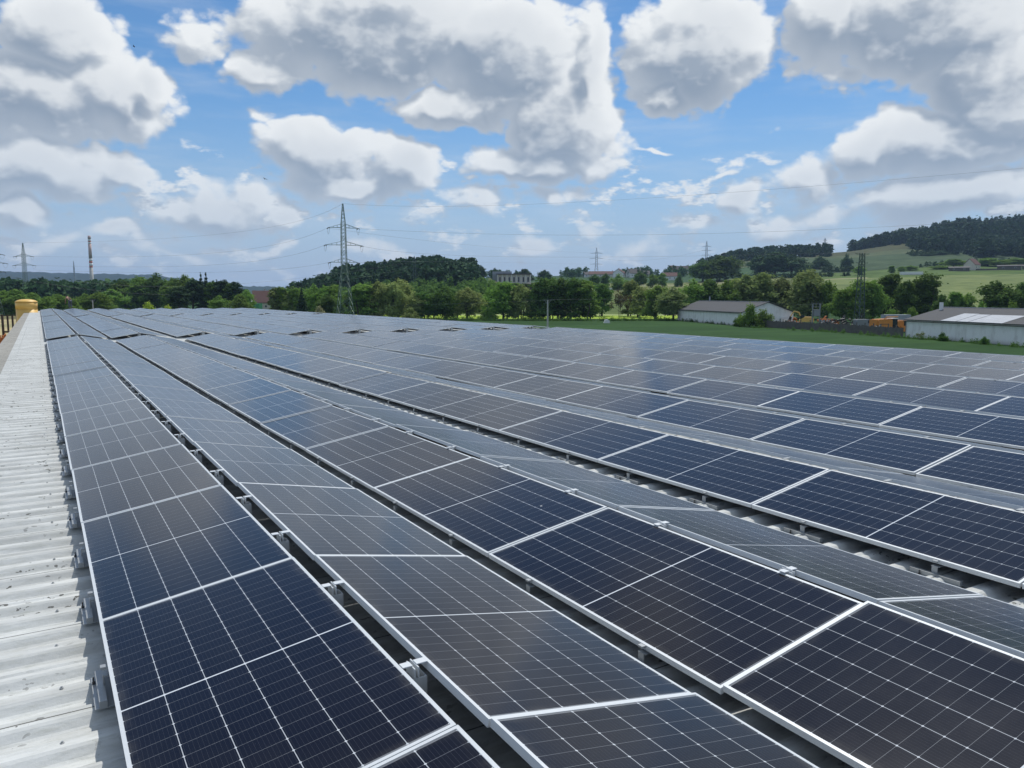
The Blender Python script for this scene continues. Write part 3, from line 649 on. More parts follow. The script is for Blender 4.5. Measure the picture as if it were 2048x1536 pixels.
row('beside the long pillared building','trees around the pillared building',[(986,566,34,'round','mid',560),(1008,568,30,'round','dark',560),(1030,566,34,'round','mid',560),(1052,567,34,'alder','dark',560),(1074,564,30,'round','mid',560),(963,532,22,'round','far',640),(990,537,18,'round','far',680),(1014,541,20,'round','far',720),(1048,538,30,'round','far',700),(1088,540,24,'round','far',700),(1096,548,20,'round','far',660)],680)

# woods nobody could count: hundreds of crowns in one mesh each
def wood(name,label,region,n,hr,kinds,leaf,faces,size):
    g=np.random.default_rng(len(name)*31+n); VS=[];QS=[];b=0
    for i in range(n):
        u,d=region(g); p=np.array(G(u,d)); h=g.uniform(*hr); k=kinds[g.integers(0,len(kinds))]; V,Q,_=proto(k,int(g.integers(0,3)))
        sel=g.choice(len(Q),faces,replace=False); V=V.reshape(-1,4,3)[sel]; ctr=V.mean(1,keepdims=True); V=ctr+(V-ctr)*size
        w_=h/10*g.uniform(.8,1.25)*(1.15 if k!='spruce' else 1.2); a=g.uniform(0,6.28); ca,sa=math.cos(a),math.sin(a)
        X=V[...,0]*ca-V[...,1]*sa; Y=V[...,0]*sa+V[...,1]*ca; V=np.stack([X*w_,Y*w_,V[...,2]*h/10],-1)+p-np.array([0,0,.12*h])
        VS.append(V.reshape(-1,3)); QS.append(np.arange(faces*4).reshape(-1,4)+b); b+=faces*4
    tag(obj(name,npmesh(name,np.concatenate(VS),np.concatenate(QS),L[leaf])),label,'wood',kind='stuff')
def lerp_edge(pts): 
    xs=[p[0] for p in pts]; ys=[p[1] for p in pts]; return lambda u: float(np.interp(u,xs,ys))
wood('pine_wood','dark pine wood covering the low hill behind the big pylon',lambda g:(g.uniform(590,952),g.uniform(470,640)),520,(9,19),['pine','pine','round','alder'],'needle',230,3.2)
wood('valley_wood','dark mixed wood spreading behind the left trees below the chimney',lambda g:(g.uniform(-150,330),g.uniform(440,620)),420,(16,21),['round','alder','round'],'far',200,3.4)
wood('hill_foot_wood','mid green trees massed along the foot of the pine hill',lambda g:(g.uniform(575,1000),g.uniform(340,460)),260,(9,14),['round','alder'],'dark',260,2.6)
lo=lerp_edge([(1690,1230),(1800,1130),(1850,960),(1950,885),(2200,870)])
wood('hill_forest','dark forest covering the upper slope of the right hill',lambda g:(lambda u:(u,g.uniform(lo(u),1420)))(g.uniform(1695,2300)),2000,(10,24),['spruce','pine','spruce','round'],'needle',110,4.2)
wood('ridge_forest','dark pines on the ridge right of the village',lambda g:(g.uniform(1392,1655),g.uniform(1040,1190)),420,(8,20),['pine','spruce','pine'],'needle',110,4.0)
wood('village_trees','trees massed between the village houses on the skyline',lambda g:(g.choice([g.uniform(1240,1300),g.uniform(1290,1395),g.uniform(955,1060),g.uniform(1120,1170)]),g.uniform(880,980)),150,(6,13),['round','alder'],'far',110,3.6)
wood('far_hedges','strips of dark hedge between the hillside fields',lambda g:(lambda k:(g.uniform(*[(1830,2060),(1640,1700),(1500,1690),(1800,1900)][k]),g.uniform(*[(760,790),(790,800),(690,705),(930,975)][k])))(g.integers(0,4)),240,(3,7),['bush','round'],'far',90,3.4)
# rank growth along walls and the ditch
def clump_line(name,label,pts,n,h,leaf,wid=1.0):
    g=np.random.default_rng(n); VS=[];QS=[];b=0; pts=[Vector(p) for p in pts]
    for i in range(n):
        t=g.uniform(0,len(pts)-1); j=min(int(t),len(pts)-2); p=pts[j].lerp(pts[j+1],t-j); V,Q,_=proto('bush',int(g.integers(0,3))); f=160
        sel=g.choice(len(Q),f,replace=False); V=V.reshape(-1,4,3)[sel]; ctr=V.mean(1,keepdims=True); V=ctr+(V-ctr)*1.8; hh=h*g.uniform(.4,1.3)/10
        V=V*np.array([hh*wid,hh*wid,hh])+np.array([p.x+g.normal()*.4,p.y+g.normal()*.4,p.z-.1]); VS.append(V.reshape(-1,3)); QS.append(np.arange(f*4).reshape(-1,4)+b); b+=f*4
    tag(obj(name,npmesh(name,np.concatenate(VS),np.concatenate(QS),L[leaf])),label,'undergrowth',kind='stuff')

# ------------------------------------------------------------------ sheds
def shed(name,label,p0,p1,depth,hw,hr,extra):
    """long wall from p0 to p1 (ground points), roof ridge parallel to it"""
    p0=Vector((p0.x,p0.y,G0)); p1=Vector((p1.x,p1.y,G0)); ln=(p1-p0).length; ang=math.atan2(p1.y-p0.y,p1.x-p0.x)
    e=empty(name,p0,(0,0,ang)); tag(e,label,'shed')
    dp=depth   # local +y = away from the camera when the wall runs left to right... sign handled by caller
    s=1 if dp>0 else -1; D=abs(dp)
    b=MB(); pr=[(0,-1),(D,-1),(D,hw),(D/2,hr),(0,hw)]
    vs=[(0,s*y,z) for y,z in pr]+[(ln,s*y,z) for y,z in pr]; n=5
    b.add(vs,[tuple(range(n)),tuple(range(n,2*n))[::-1]]+[(i,i+n,(i+1)%n+n,(i+1)%n) for i in range(n)]); b.build('wall',M['wall'],e)
    b=MB(); o=.35; t=.12; sl=(hr-hw)/(D/2)
    for sgn in (0,1):
        ya,yb=(-o,D/2+.0) if sgn==0 else (D/2+.0,D+o); za=hw-o*sl+.06; zb=hr+.06
        z1,z2=(za,zb) if sgn==0 else (zb,za)
        # corrugated slope: strips along the length
        m_=int(ln/.6)
        for q in range(m_+1): pass
        b.add([(-o,s*ya,z1),(ln+o,s*ya,z1),(ln+o,s*yb,z2),(-o,s*yb,z2),(-o,s*ya,z1+t),(ln+o,s*ya,z1+t),(ln+o,s*yb,z2+t),(-o,s*yb,z2+t)],[(3,2,1,0),(4,5,6,7),(0,1,5,4),(1,2,6,5),(2,3,7,6),(3,0,4,7)])
    rf=b.build('roof',M['shed_roof'],e)
    b=MB(); b.box(-o,ln+o,min(s*(D/2-.25),s*(D/2+.25)),max(s*(D/2-.25),s*(D/2+.25)),hr+.14,hr+.24); b.build('ridge_cap',M['roof_pale'],rf)
    b=MB(); b.tube([(-o,-s*(o+.07),hw-.22),(ln+o,-s*(o+.07),hw-.22)],.08,6); b.build('gutter',M['machine_dark'],e)
    extra(e,ln,D,s,hw,hr,rf); return e
A0=W(1355,641,248); A1=W(1483,652,203)
def ex1(e,ln,D,s,hw,hr,rf):
    b=MB(); b.box(ln*.17,ln*.17+.3,s*D/2-.15,s*D/2+.15,hr,hr+1.5); b.build('vent_pipe',M['roof_pale'],rf)
    b=MB(); b.box(.2,2.6,min(-s*.02,-s*.04),max(-s*.02,-s*.04),1,1.05).box(4,4.5,min(-s*.02,-s*.03),max(-s*.02,-s*.03),.2,.6); b.build('pipe',M['grey_paint'],e)
nA=(A1-A0).to_2d(); side=1 if nA.x*(-A0.y)-nA.y*(-A0.x)<0 else -1
shed('gabled_shed','white gabled shed with grey corrugated roof and a bush at its gable corner',A0,A1,side*14.5,3.55,6.15,ex1)
B0=W(1811,674,148.5); B1=W(2175,706,111.5)
def ex2(e,ln,D,s,hw,hr,rf):
    sl=(hr-hw)/(D/2)
    b=MB(); y=D/2*.78; b.box(ln*.02,ln*.02+.5,s*y-.25,s*y+.25,hw+y*sl,hw+y*sl+1.6); b.build('chimney',M['white'],rf)
    for (xa,xb,ya,yb) in ((ln*.24,ln*.335,-.3,D*.27),(ln*.34,ln*.41,-.3,D*.25),(ln*.415,ln*.60,-.3,D*.25)):
        b=MB(); z0,z1=hw+ya*sl+.19,hw+yb*sl+.19; b.add([(xa,s*ya,z0),(xb,s*ya,z0),(xb,s*yb,z1),(xa,s*yb,z1),(xa,s*ya,z0+.03),(xb,s*ya,z0+.03),(xb,s*yb,z1+.03),(xa,s*yb,z1+.03)],[(3,2,1,0),(4,5,6,7),(0,1,5,4),(1,2,6,5),(2,3,7,6),(3,0,4,7)]); b.build('pale_roof_sheet',M['roof_pale'],rf)
    b=MB(); b.tube([(.1,-s*.12,.1),(.1,-s*.12,hw-.3),(-.1,-s*.45,hw-.15)],.07,6); b.build('downpipe',M['grey_paint'],e)
shed('long_shed','long white shed with dark corrugated roof, partly re-covered in pale sheets, at the right edge',B0,B1,side*17,3.35,5.55,ex2)
clump_line('wall_weeds','dark weeds along the foot of the gabled shed wall',[A0+Vector((-.6,-.6,0)),A1+Vector((-.4,-.8,0))],60,1.1,'dark')
clump_line('ditch_weeds','dark weeds and low scrub along the foot of the long shed wall and fence',[W(1500,658,192),W(1660,664,168),W(1806,677,146),W(1900,684,136),W(2048,697,118)],150,1.0,'dark')
clump_line('meadow_edge_growth','dark rough growth under the meadow tree line',[G(680,247),G(900,247),G(1100,245),G(1350,244)],260,1.5,'dark',1.6)
def wallplant(x,y,d,h,lab,leaf='dark',k='bush'): tree(W(x,y,d),h,1.3,k,leaf,'bush',lab,'shrubs against the long shed wall',cat='bush')
wallplant(1885,686,136,2.0,'round dark bush at the long white shed wall')
wallplant(1840,680,141,1.6,'sparse weed patch near the left end of the long shed','olive','thin')
wallplant(1968,690,127,1.5,'low bush at the right part of the long shed wall')

# fence of grey boards: posts, boards
FPT=[W(1520,657,196),W(1600,659,184),W(1680,665,170),W(1745,671,159),W(1806,676,149)]
fe=empty('board_fence',(FPT[0].x,FPT[0].y,G0)); tag(fe,'weathered grey board fence running from the gabled shed to the long shed','fence'); fb=MB(); fo=Vector((FPT[0].x,FPT[0].y,G0)); g=random.Random(5); seg=[]
for a,b_ in zip(FPT[:-1],FPT[1:]):
    n=int((b_-a).length/.28)
    for i in range(n):
        p=a.lerp(b_,i/n); p.z=G0; q=a.lerp(b_,(i+.93)/n); q.z=G0; h=1.75+g.uniform(-.18,.12); p-=fo; q-=fo
        off=(q-p).normalized().cross(Vector((0,0,1)))*.03
        fb.add([p-off,q-off,q+off,p+off,p-off+Vector((0,0,h)),q-off+Vector((0,0,h)),q+off+Vector((0,0,h)),p+off+Vector((0,0,h))],[(3,2,1,0),(4,5,6,7),(0,1,5,4),(1,2,6,5),(2,3,7,6),(3,0,4,7)])
fb.build('boards',M['wood'],fe)
for a,b_ in zip(FPT[:-1],FPT[1:]):
    n=4
    for i in range(n):
        p=a.lerp(b_,i/n); p.z=G0; p-=fo; m_=MB(); m_.box(-.08,.08,-.2,-.05,0,2.3); o_=m_.build('post',M['wood'],fe,p)

# ------------------------------------------------------------------ pylons
def lattice(b,h0,h1,w0,w1,n,r,r2):
    c=[(-1,-1),(1,-1),(1,1),(-1,1)]
    def P(k,t): w=w0+(w1-w0)*t; return Vector((c[k][0]*w,c[k][1]*w,h0+(h1-h0)*t))
    for k in range(4): b.bar(P(k,0),P(k,1),r)
    ts=[0]; 
    for i in range(n): ts.append(ts[-1]+(1-.55*i/n*(1-w1/max(w0,.01))))
    ts=[t/ts[-1] for t in ts]
    for i in range(n):
        for k in range(4):
            j=(k+1)%4; b.bar(P(k,ts[i]),P(j,ts[i+1]),r2); b.bar(P(j,ts[i]),P(k,ts[i+1]),r2)
            if i%4==0: b.bar(P(k,ts[i]),P(j,ts[i]),r2)
def pylon(name,label,p,h,wb,ww,waist,arms,rot,m,k=1.0,group='high-voltage pylons',n1=7,n2=12,insul=True):
    """arms: (height fraction, half length)"""
    e=empty(name,p,(0,0,rot)); tag(e,label,'pylon',group)
    zw=h*waist; zt=h*arms[0][0]+h*.03
    b=MB(); lattice(b,-.5,zw,wb,ww,n1,.10*k,.05*k); b.build('lower_body',m,e)
    b=MB(); lattice(b,zw,zt,ww,ww*.78,n2,.085*k,.045*k); lattice(b,zt,h,ww*.78,.12,6,.07*k,.04*k); b.build('upper_body',m,e)
    ends=[]
    for fr,hl in arms:
        z=h*fr; b=MB()
        for s in (-1,1):
            ins=MB(); tip=Vector((s*hl,0,z-.1))
            for yy in (-ww*.8,ww*.8):
                b.bar((s*ww*.8,yy,z),tip,.07*k); b.bar((s*ww*.8,yy,z+h*.03),tip,.055*k)
                for q in (.3,.6): 
                    a=Vector((s*ww*.8,yy,z)).lerp(tip,q); c2=Vector((s*ww*.8,yy,z+h*.03)).lerp(tip,q); b.bar(a,c2,.04*k)
            ends.append((s,fr,tip))
            if insul:
                for yy in (-1,1): ins.tube([tip,tip+Vector((0,yy*1.6,-.25))],.13*k,6)
                ins.tube([tip+Vector((0,t*1.6,-.3-1.6*(1-t*t))) for t in np.linspace(-1,1,9)],.03*k,4)
                ins.build('insulator',M['insul'],e)
        b.build('crossarm',m,e)
    mw=Matrix.Translation(p)@Matrix.Rotation(rot,4,'Z')
    return [(s,fr,mw@t) for s,fr,t in ends],mw@Vector((0,0,h))
def gz(x,d): return G(x,d)
p=gz(692,232); hp=hpx(p,412)
E1,T1=pylon('lattice_pylon','tall grey-green lattice pylon standing in front of the pine hill',p,hp,2.45,.78,.46,[(.80,4.4),(.655,5.4),(.51,4.3)],-YAW+R(25),M['pylon'],1.0)
p=gz(59,455); hp=hpx(p,488)
E7,T7=pylon('lattice_pylon','grey-green lattice pylon rising above the yellow tank',p,hp,2.5,.9,.42,[(.80,5.0),(.665,5.8)],-YAW,M['pylon'],1.1)
p=gz(-7,300); hp=hpx(p,490)
E8,T8=pylon('lattice_pylon','lattice pylon cut by the left edge of the picture',p,hp,2.5,.8,.42,[(.86,4.6),(.74,5.6),(.62,4.6)],-YAW,M['pylon'],.8)
p=gz(831,440); hp=hpx(p,514)
E2,T2=pylon('lattice_pylon','dark slim pylon against the pine hill',p,hp,1.9,.8,.4,[(.86,3.6),(.72,4.2),(.58,3.6)],-YAW,M['pylon_dark'],1.2,insul=False)
p=gz(1191,930); hp=hpx(p,497)
E3,T3=pylon('lattice_pylon','pale distant pylon above the red-roofed village terrace',p,hp,2.6,1.2,.4,[(.80,7.5),(.62,8.5),(.42,7.5)],-YAW,M['pylon_pale'],1.7,n1=4,n2=6,insul=False)
p=gz(1408,1050); hp=hpx(p,484)
E4,T4=pylon('lattice_pylon','pale distant pylon at the left end of the ridge forest',p,hp,2.4,1.2,.4,[(.80,6.5),(.66,7.5),(.5,6.5)],-YAW,M['pylon_pale'],1.7,n1=4,n2=6,insul=False)
p=gz(1641,1200); hp=hpx(p,478)
E5,T5=pylon('lattice_pylon','tiny pale pylon at the right end of the ridge forest',p,hp,2.0,1,.4,[(.84,3.5),(.7,4.5),(.55,3.5)],-YAW,M['pylon_pale'],1.6,n1=4,n2=6,insul=False)
p=gz(157,1500); p.z=G0; hp=hpx(p,523)
pylon('radio_mast','thin grey mast on the far skyline left of the chimney',p,hp,1.6,1.0,.4,[(.8,1.6)],-YAW,M['pylon_pale'],2.6,group='masts',n1=4,n2=6,insul=False)
# slim dark tower by the machines
p=gz(1716,206); p=Vector((p.x,p.y,G0)); hp=hpx(p,508)
e6=empty('lattice_tower',p,(0,0,-YAW+R(20))); tag(e6,'slim dark green lattice tower rising beside the parked harvester','pylon')
b=MB(); lattice(b,-.3,hp,.95,.42,13,.11,.055); b.build('tower_body',M['pylon_dark'],e6)
for z,hl in ((hp-.15,2.4),(hp*.87,2.1),(hp*.885,1.0)):
    b=MB(); b.bar((-hl,0,z),(hl,0,z),.06); b.bar((-hl,0,z),(0,0,z-.5),.04); b.bar((hl,0,z),(0,0,z-.5),.04); b.build('crossarm',M['pylon_dark'],e6)
# utility poles
def pole(x,y,d,top,label,h_arm=.9):
    p=G(x,d); p=Vector((p.x,p.y,p.z)); h=hpx(p,top); e=empty('utility_pole',p,(0,0,-YAW)); tag(e,label,'pole')
    b=MB(); b.lathe([(.22,-.3),(.13,h)],12); b.build('shaft',M['concrete'],e)
    b=MB(); b.bar((-h_arm,0,h),(h_arm,0,h),.05); b.bar((-h_arm*.8,0,h),(0,0,h-.9),.05); b.bar((h_arm*.8,0,h),(0,0,h-.9),.05); b.build('crossarm',M['grey_paint'],e)
    for s in (-1,0,1): b=MB(); b.lathe([(.05,0),(.07,.08),(.04,.2)],8,(s*h_arm*.9,0,h+.04)); b.build('insulator',M['insul'],e)
    return p+Vector((0,0,h))
PA=pole(1095,655,160,600,'pale concrete pole with a short crossarm beyond the roof edge')
PB=pole(190,640,240,600,'pale concrete pole in front of the left bushes',.7)

# power lines
def wire(pts,r,label,n=40):
    a,m_,c=[Vector(q) for q in pts]
    # parabola through the three
    P=[]
    ctrl=m_*2-(a+c)*.5; r=r*.55
    for t in np.linspace(0,1,n): P.append(a*(1-t)**2+ctrl*2*t*(1-t)+c*t*t)
    b=MB(); b.tube(P,r,4); tag(b.build('power_line',M['wire']),label,'power line','high-voltage lines')
def arm(E_,s,i): return [q for q in E_ if q[0]==s][i][2]
wire((T1,W(1250,399,270),W(2300,313,250)),.045,'topmost earth wire running right from the tip of the tallest pylon')
wire((arm(E1,1,0),W(1420,467,275),W(2350,418,255)),.05,'line from the upper crossarm of the tallest pylon to the right edge')
wire((arm(E1,-1,0)+Vector((0,0,-.2)),W(1024,497,560),arm(E3,1,0)),.05,'line sagging from the upper crossarm to the distant village pylon')
wire((arm(E1,1,1),W(1080,514,300),W(1760,504,330)),.045,'line from the middle crossarm toward the right ridge')
wire((arm(E1,1,2),W(940,524,560),arm(E3,-1,2)),.05,'line from the lowest crossarm to the village pylon')
wire((arm(E3,1,1),W(1300,520,960),arm(E4,-1,1)),.09,'far line between the two pale pylons')
wire((T1,W(420,470,355),T7),.045,'topmost earth wire running left from the tallest pylon')
wire((arm(E1,-1,0),W(400,508,360),arm(E7,1,0)),.05,'left line from the upper crossarm of the tallest pylon')
wire((arm(E1,-1,1),W(400,531,360),arm(E7,1,1)),.05,'left line from the middle crossarm of the tallest pylon')
wire((arm(E1,-1,2),W(400,545,360),W(66,540,452)),.045,'left line from the lowest crossarm of the tallest pylon')
wire((W(50,546,302),W(420,571,380),arm(E2,-1,0)),.045,'low line crossing in front of the left woods, upper one')
wire((W(8,550,300),W(420,588,380),arm(E2,-1,1)),.045,'low line crossing in front of the left woods, lower one')
wire((PA,W(1300,600,175),W(1630,610,200)),.025,'thin low line from the concrete pole toward the gabled shed')
wire((PA,W(950,606,170),W(780,611,180)),.025,'thin low line running left from the concrete pole')

# ------------------------------------------------------------------ chimney, tank, people, yard things
p=gz(191,1000); p.z=G0; hc=hpx(p,474); e=empty('factory_chimney',p); tag(e,'tall factory chimney with red and white bands above the left woods','chimney')
rt=lambda z:2.5-.8*z/hc
segs=[(0,.40,'white_band'),(.40,.455,'red_band'),(.455,.52,'white_band'),(.52,.555,'red_band'),(.555,.60,'white_band'),(.60,.64,'red_band'),(.64,.845,'chimney'),(.845,.875,'red_band'),(.875,.905,'white_band'),(.905,.935,'red_band'),(.935,1,'chimney')]
z0=0.30*hc
segs2=[(0,.52,'concrete'),(.52,.545,'red_band'),(.545,.585,'white_band'),(.585,.615,'red_band'),(.615,.655,'white_band'),(.655,.88,'chimney'),(.88,.905,'white_band'),(.905,.92,'red_band'),(.92,.945,'white_band'),(.945,1,'chimney')]
for a,c,m_ in segs2:
    b=MB(); b.lathe([(rt(a*hc),a*hc),(rt(c*hc),c*hc)],20); b.build('shaft' if m_ in('concrete','chimney') else 'painted_band',M[m_],e,smooth=True)
b=MB(); b.lathe([(rt(hc)+.35,hc*.965),(rt(hc)+.35,hc*.972)],20); b.build('platform',M['grey_paint'],e)
p=W(55,640,92); p.z=G0; top=-(602-HZ)/F*92-G0; e=empty('storage_tank',p); tag(e,'round yellow storage tank with a shallow domed lid beyond the left eave','tank')
rr=19/F*92
b=MB(); b.lathe([(rr*.985,0),(rr*.985,top-.95)],48); b.build('body',M['yellow'],e,smooth=True)
b=MB(); b.lathe([(rr,top-.95),(rr,top-.12)],48); b.build('top_ring',M['yellow'],e,smooth=True)
b=MB(); b.lathe([(rr*1.04,top-.13),(rr*1.04,top-.09),(rr*.8,top+.1),(rr*.45,top+.2),(rr*.1,top+.23)],48); b.build('lid',M['yellow'],e,smooth=True)
# brown frame left of the tank
p=W(9,690,125); p.z=G0; e=empty('steel_rack',p,(0,0,-YAW+R(8))); tag(e,'dark brown upright steel rack with vertical bars left of the yellow tank','rack')
b=MB(); b.box(-.18,.12,-.1,.1,0,4.9); b.build('post',M['brown'],e)
b=MB(); b.box(2.05,2.3,-.1,.1,2.1,4.9); b.build('post',M['brown'],e)
for x in (.62,1.35):
    b=MB(); b.box(x,x+.26,-.06,.06,2.3,4.75); b.build('bar',M['brown'],e)
b=MB(); b.box(.13,2.04,-.08,.08,2.0,2.28); b.build('crossbeam',M['brown'],e)
b=MB(); b.box(.13,2.04,-.05,.05,1.25,1.33); b.build('rung',M['brown'],e)
b=MB(); b.box(.13,3.0,-.05,.05,.55,.65); b.build('rung',M['brown'],e)
# rust orange skip with a rounded hopper at the very left edge
p=W(0,688,118); p.z=G0; e=empty('scrap_skip',p,(0,0,-YAW+.3)); tag(e,'rust-orange steel skip heaped with scrap at the left edge','skip')
b=MB(); b.prism([(-1.6,.2),(1.15,.2),(1.55,1.35),(-2,1.35)],-.8,.8); b.build('tub',M['rust'],e)
b=MB(); g=random.Random(9)
for i in range(26): 
    c=Vector((g.uniform(-1.6,1.1),g.uniform(-.6,.6),1.25)); b.bar(c,c+Vector((g.uniform(-.7,.7),g.uniform(-.4,.4),g.uniform(.3,1.2))),g.uniform(.05,.16),6)
b.build('scrap',M['rust'],e)
b=MB(); b.box(-1.7,1.4,-.84,-.80,1.28,1.42).box(-1.7,1.4,.80,.84,1.28,1.42); b.build('rim',M['rust'],e)
# white van/pallet clutter beside the rack
p=W(26,684,124); p.z=G0; e=empty('pallet_stack',p,(0,0,-YAW)); tag(e,'stack of pale slabs lying behind the brown rack','slabs')
for i,(w_,z) in enumerate(((1.6,0),(1.5,.55),(1.7,1.1))):
    b=MB(); b.box(-.6,w_,-.5,.9,z+.02,z+.42); b.build('slab',M['concrete'],e)

# the worker bending over the far panels
def person(p,rot,label,s=1.0):
    e=empty('person',p,(0,0,rot)); tag(e,label,'person'); e.scale=(s,s,s)
    J={'pel':(0,0,.93,.135),'sp':(0,.13,1.10,.14),'ch':(0,.34,1.24,.15),'nk':(0,.50,1.33,.065),'hd':(0,.60,1.36,.10),'ht':(0,.70,1.35,.085),
       'hl':(-.10,-.02,.88,.10),'kl':(-.13,.06,.50,.068),'al':(-.13,-.04,.09,.045),'tl':(-.13,.13,.03,.035),'hr':(.10,-.02,.88,.10),'kr':(.15,.10,.50,.068),'ar':(.16,-.02,.09,.045),'tr':(.16,.15,.03,.035),
       'sl':(-.19,.40,1.26,.062),'el':(-.25,.50,1.00,.043),'wl':(-.20,.62,.76,.030),'sr':(.19,.40,1.26,.062),'er':(.26,.48,1.00,.043),'wr':(.18,.60,.76,.030)}
    for s_,t in (('l',-1),('r',1)):
        w=J['w'+s_]; J['p'+s_]=(w[0],w[1]+.03,w[2]-.07,.030)
        for i,(dx,ln) in enumerate(((-.030,.065),(-.010,.080),(.010,.075),(.028,.060))): J[f'f{s_}{i}']=(w[0]+dx,w[1]+.045,w[2]-.10-ln,.009)
        J['th'+s_]=(w[0]-t*.05,w[1]+.05,w[2]-.10,.010)
    E_=[('pel','sp'),('sp','ch'),('ch','nk'),('nk','hd'),('hd','ht'),('pel','hl'),('hl','kl'),('kl','al'),('al','tl'),('pel','hr'),('hr','kr'),('kr','ar'),('ar','tr'),('ch','sl'),('sl','el'),('el','wl'),('ch','sr'),('sr','er'),('er','wr')]
    for s_ in 'lr': E_+=[('w'+s_,'p'+s_),('p'+s_,'th'+s_)]+[('p'+s_,f'f{s_}{i}') for i in range(4)]
    def skin(name,keys,edges,grow,m_):
        me=bpy.data.meshes.new(name); ks=list(keys); me.from_pydata([J[k][:3] for k in ks],[(ks.index(a),ks.index(b)) for a,b in edges],[]); me.materials.append(m_)
        o=obj(name,me,e); md=o.modifiers.new('skin','SKIN'); sv=me.skin_vertices[0] if len(me.skin_vertices) else None
        if sv is None:
            import bmesh as _b; bmm=_b.new(); bmm.from_mesh(me); bmm.verts.layers.skin.verify(); bmm.to_mesh(me); bmm.free(); sv=me.skin_vertices[0]
        for k,v_ in zip(ks,sv.data): r_=J[k][3]*grow; v_.radius=(r_,r_)
        sv.data[0].use_root=True; md.use_smooth_shade=True; o.modifiers.new('sub','SUBSURF').levels=1; o.modifiers['sub'].render_levels=1; return o
    skin('body',J.keys(),E_,1,M['skin'])
    skin('shirt',['sp','pel','ch','sl','sr'],[('pel','sp'),('sp','ch'),('ch','sl'),('ch','sr')],1.13,M['black_cloth'])
    skin('trousers',['pel','hl','kl','al','hr','kr','ar'],[('pel','hl'),('hl','kl'),('kl','al'),('pel','hr'),('hr','kr'),('kr','ar')],1.16,M['grey_cloth'])
    b=MB(); b.lathe([(.02,-.03),(.095,.0),(.112,.05),(.09,.10),(.03,.125)],14,(0,.63,1.37)); b.build('hair',M['hair'],e,smooth=True)
    b=MB(); 
    for t in (-1,1): b.lathe([(.004,-.008),(.013,0),(.004,.008)],8,(t*.035,.70,1.30))
    b.build('eye',M['machine_dark'],e)
    b=MB(); b.lathe([(.006,-.02),(.016,0),(.006,.02)],8,(0,.71,1.27)); b.build('nose',M['skin'],e)
    return e
pp=W(141,616,102); person(Vector((pp.x,pp.y,-1.72)),-YAW+R(60),'worker in a black top bending over the panels at the far roof end',1.12)

# parked machines and yard
def at(x,y,d): v=W(x,y,d); v.z=G0; return v
def wheel(e,x,y,r,w,name='wheel'):
    o=MB(); vs=o; pr=[(r*.55,-w/2),(r*.95,-w/2),(r,-w*.3),(r,w*.3),(r*.95,w/2),(r*.55,w/2)]; b=MB(); b.lathe(pr,20); t=b.build(name,M['rubber'],e,(x,y,r),(R(90),0,0))
    b=MB(); b.lathe([(r*.1,-w*.4),(r*.54,-w*.3),(r*.54,w*.3),(r*.1,w*.4)],16); b.build('rim',M['machine'],t)
pos=at(1772,660,168); e=empty('combine_harvester',pos,(0,0,-YAW+R(12))); tag(e,'orange-yellow combine harvester parked beside the long white shed','harvester'); e.scale=(.86,.86,.9)
b=MB(); b.prism([(-3.3,1.4),(-2.9,1.0),(.2,.9),(.7,1.5),(.7,3.0),(-.1,3.3),(-3.1,3.2),(-3.3,2.8)],-1.4,1.4); b.build('body',M['machine'],e)
b=MB(); b.box(-3.0,-.3,-1.42,-1.405,2.0,2.12); b.build('stripe',M['machine_dark'],e)
b=MB(); b.box(-3.9,-3.35,-1.3,1.3,1.9,3.1).box(-4.1,-3.9,-1.1,1.1,1.5,1.9); b.build('straw_hood',M['machine'],e)
b=MB(); b.box(1.0,2.4,-1.0,1.0,1.4,3.25); cb=b.build('cab',M['glass'],e); b=MB(); b.box(.9,2.55,-1.1,1.1,3.27,3.45); b.build('cab_roof',M['white'],cb)
b=MB(); b.box(2.45,3.1,-1.1,1.1,.9,2.6).box(.9,2.4,-1.3,-1.05,.9,1.4); b.build('platform',M['machine'],e)
b=MB(); b.prism([(3.0,.3),(4.6,.2),(4.7,.9),(3.6,1.2),(3.1,1.5)],-1.6,1.6); b.build('feeder',M['machine'],e)
for x,y,r_ in ((1.6,-1.5,.85),(1.6,1.5,.85),(-2.4,-1.3,.55),(-2.4,1.3,.55)): wheel(e,x,y,r_,.5)
b=MB(); b.tube([(-1.6,-1.2,3.2),(-1.2,-1.5,3.75),(2.0,-1.6,3.8)],.12,8); b.build('unloading_pipe',M['machine'],e)
pos=at(1788,650,178); e=empty('truck_trailer',pos,(0,0,-YAW+R(5))); tag(e,'pale box trailer behind the orange harvester','trailer')
b=MB(); b.box(-2.6,3.2,-1.2,1.2,1.1,3.6); b.build('box',M['roof_pale'],e); b=MB(); b.box(-2.5,3.1,-1,1,.75,1.09); b.build('chassis',M['machine_dark'],e)
for x in (-1.8,1.6,2.6): wheel(e,x,-1.1,.48,.35); wheel(e,x,1.1,.48,.35)
pos=at(1610,652,200); e=empty('excavator',pos,(0,0,-YAW+R(-15))); tag(e,'yellow excavator with folded boom beyond the board fence','excavator')
b=MB(); b.prism([(-1.4,1.2),(2.0,1.2),(2.0,2.1),(1.5,2.5),(-.2,2.5),(-1.4,1.8)],-1.1,1.1); b.build('upper_body',M['yellow'],e)
b=MB(); b.prism([(-1.3,1.8),(-.3,1.8),(-.3,3.0),(-1.0,3.1),(-1.35,2.6)],-.95,.05); b.build('cab',M['glass'],e)
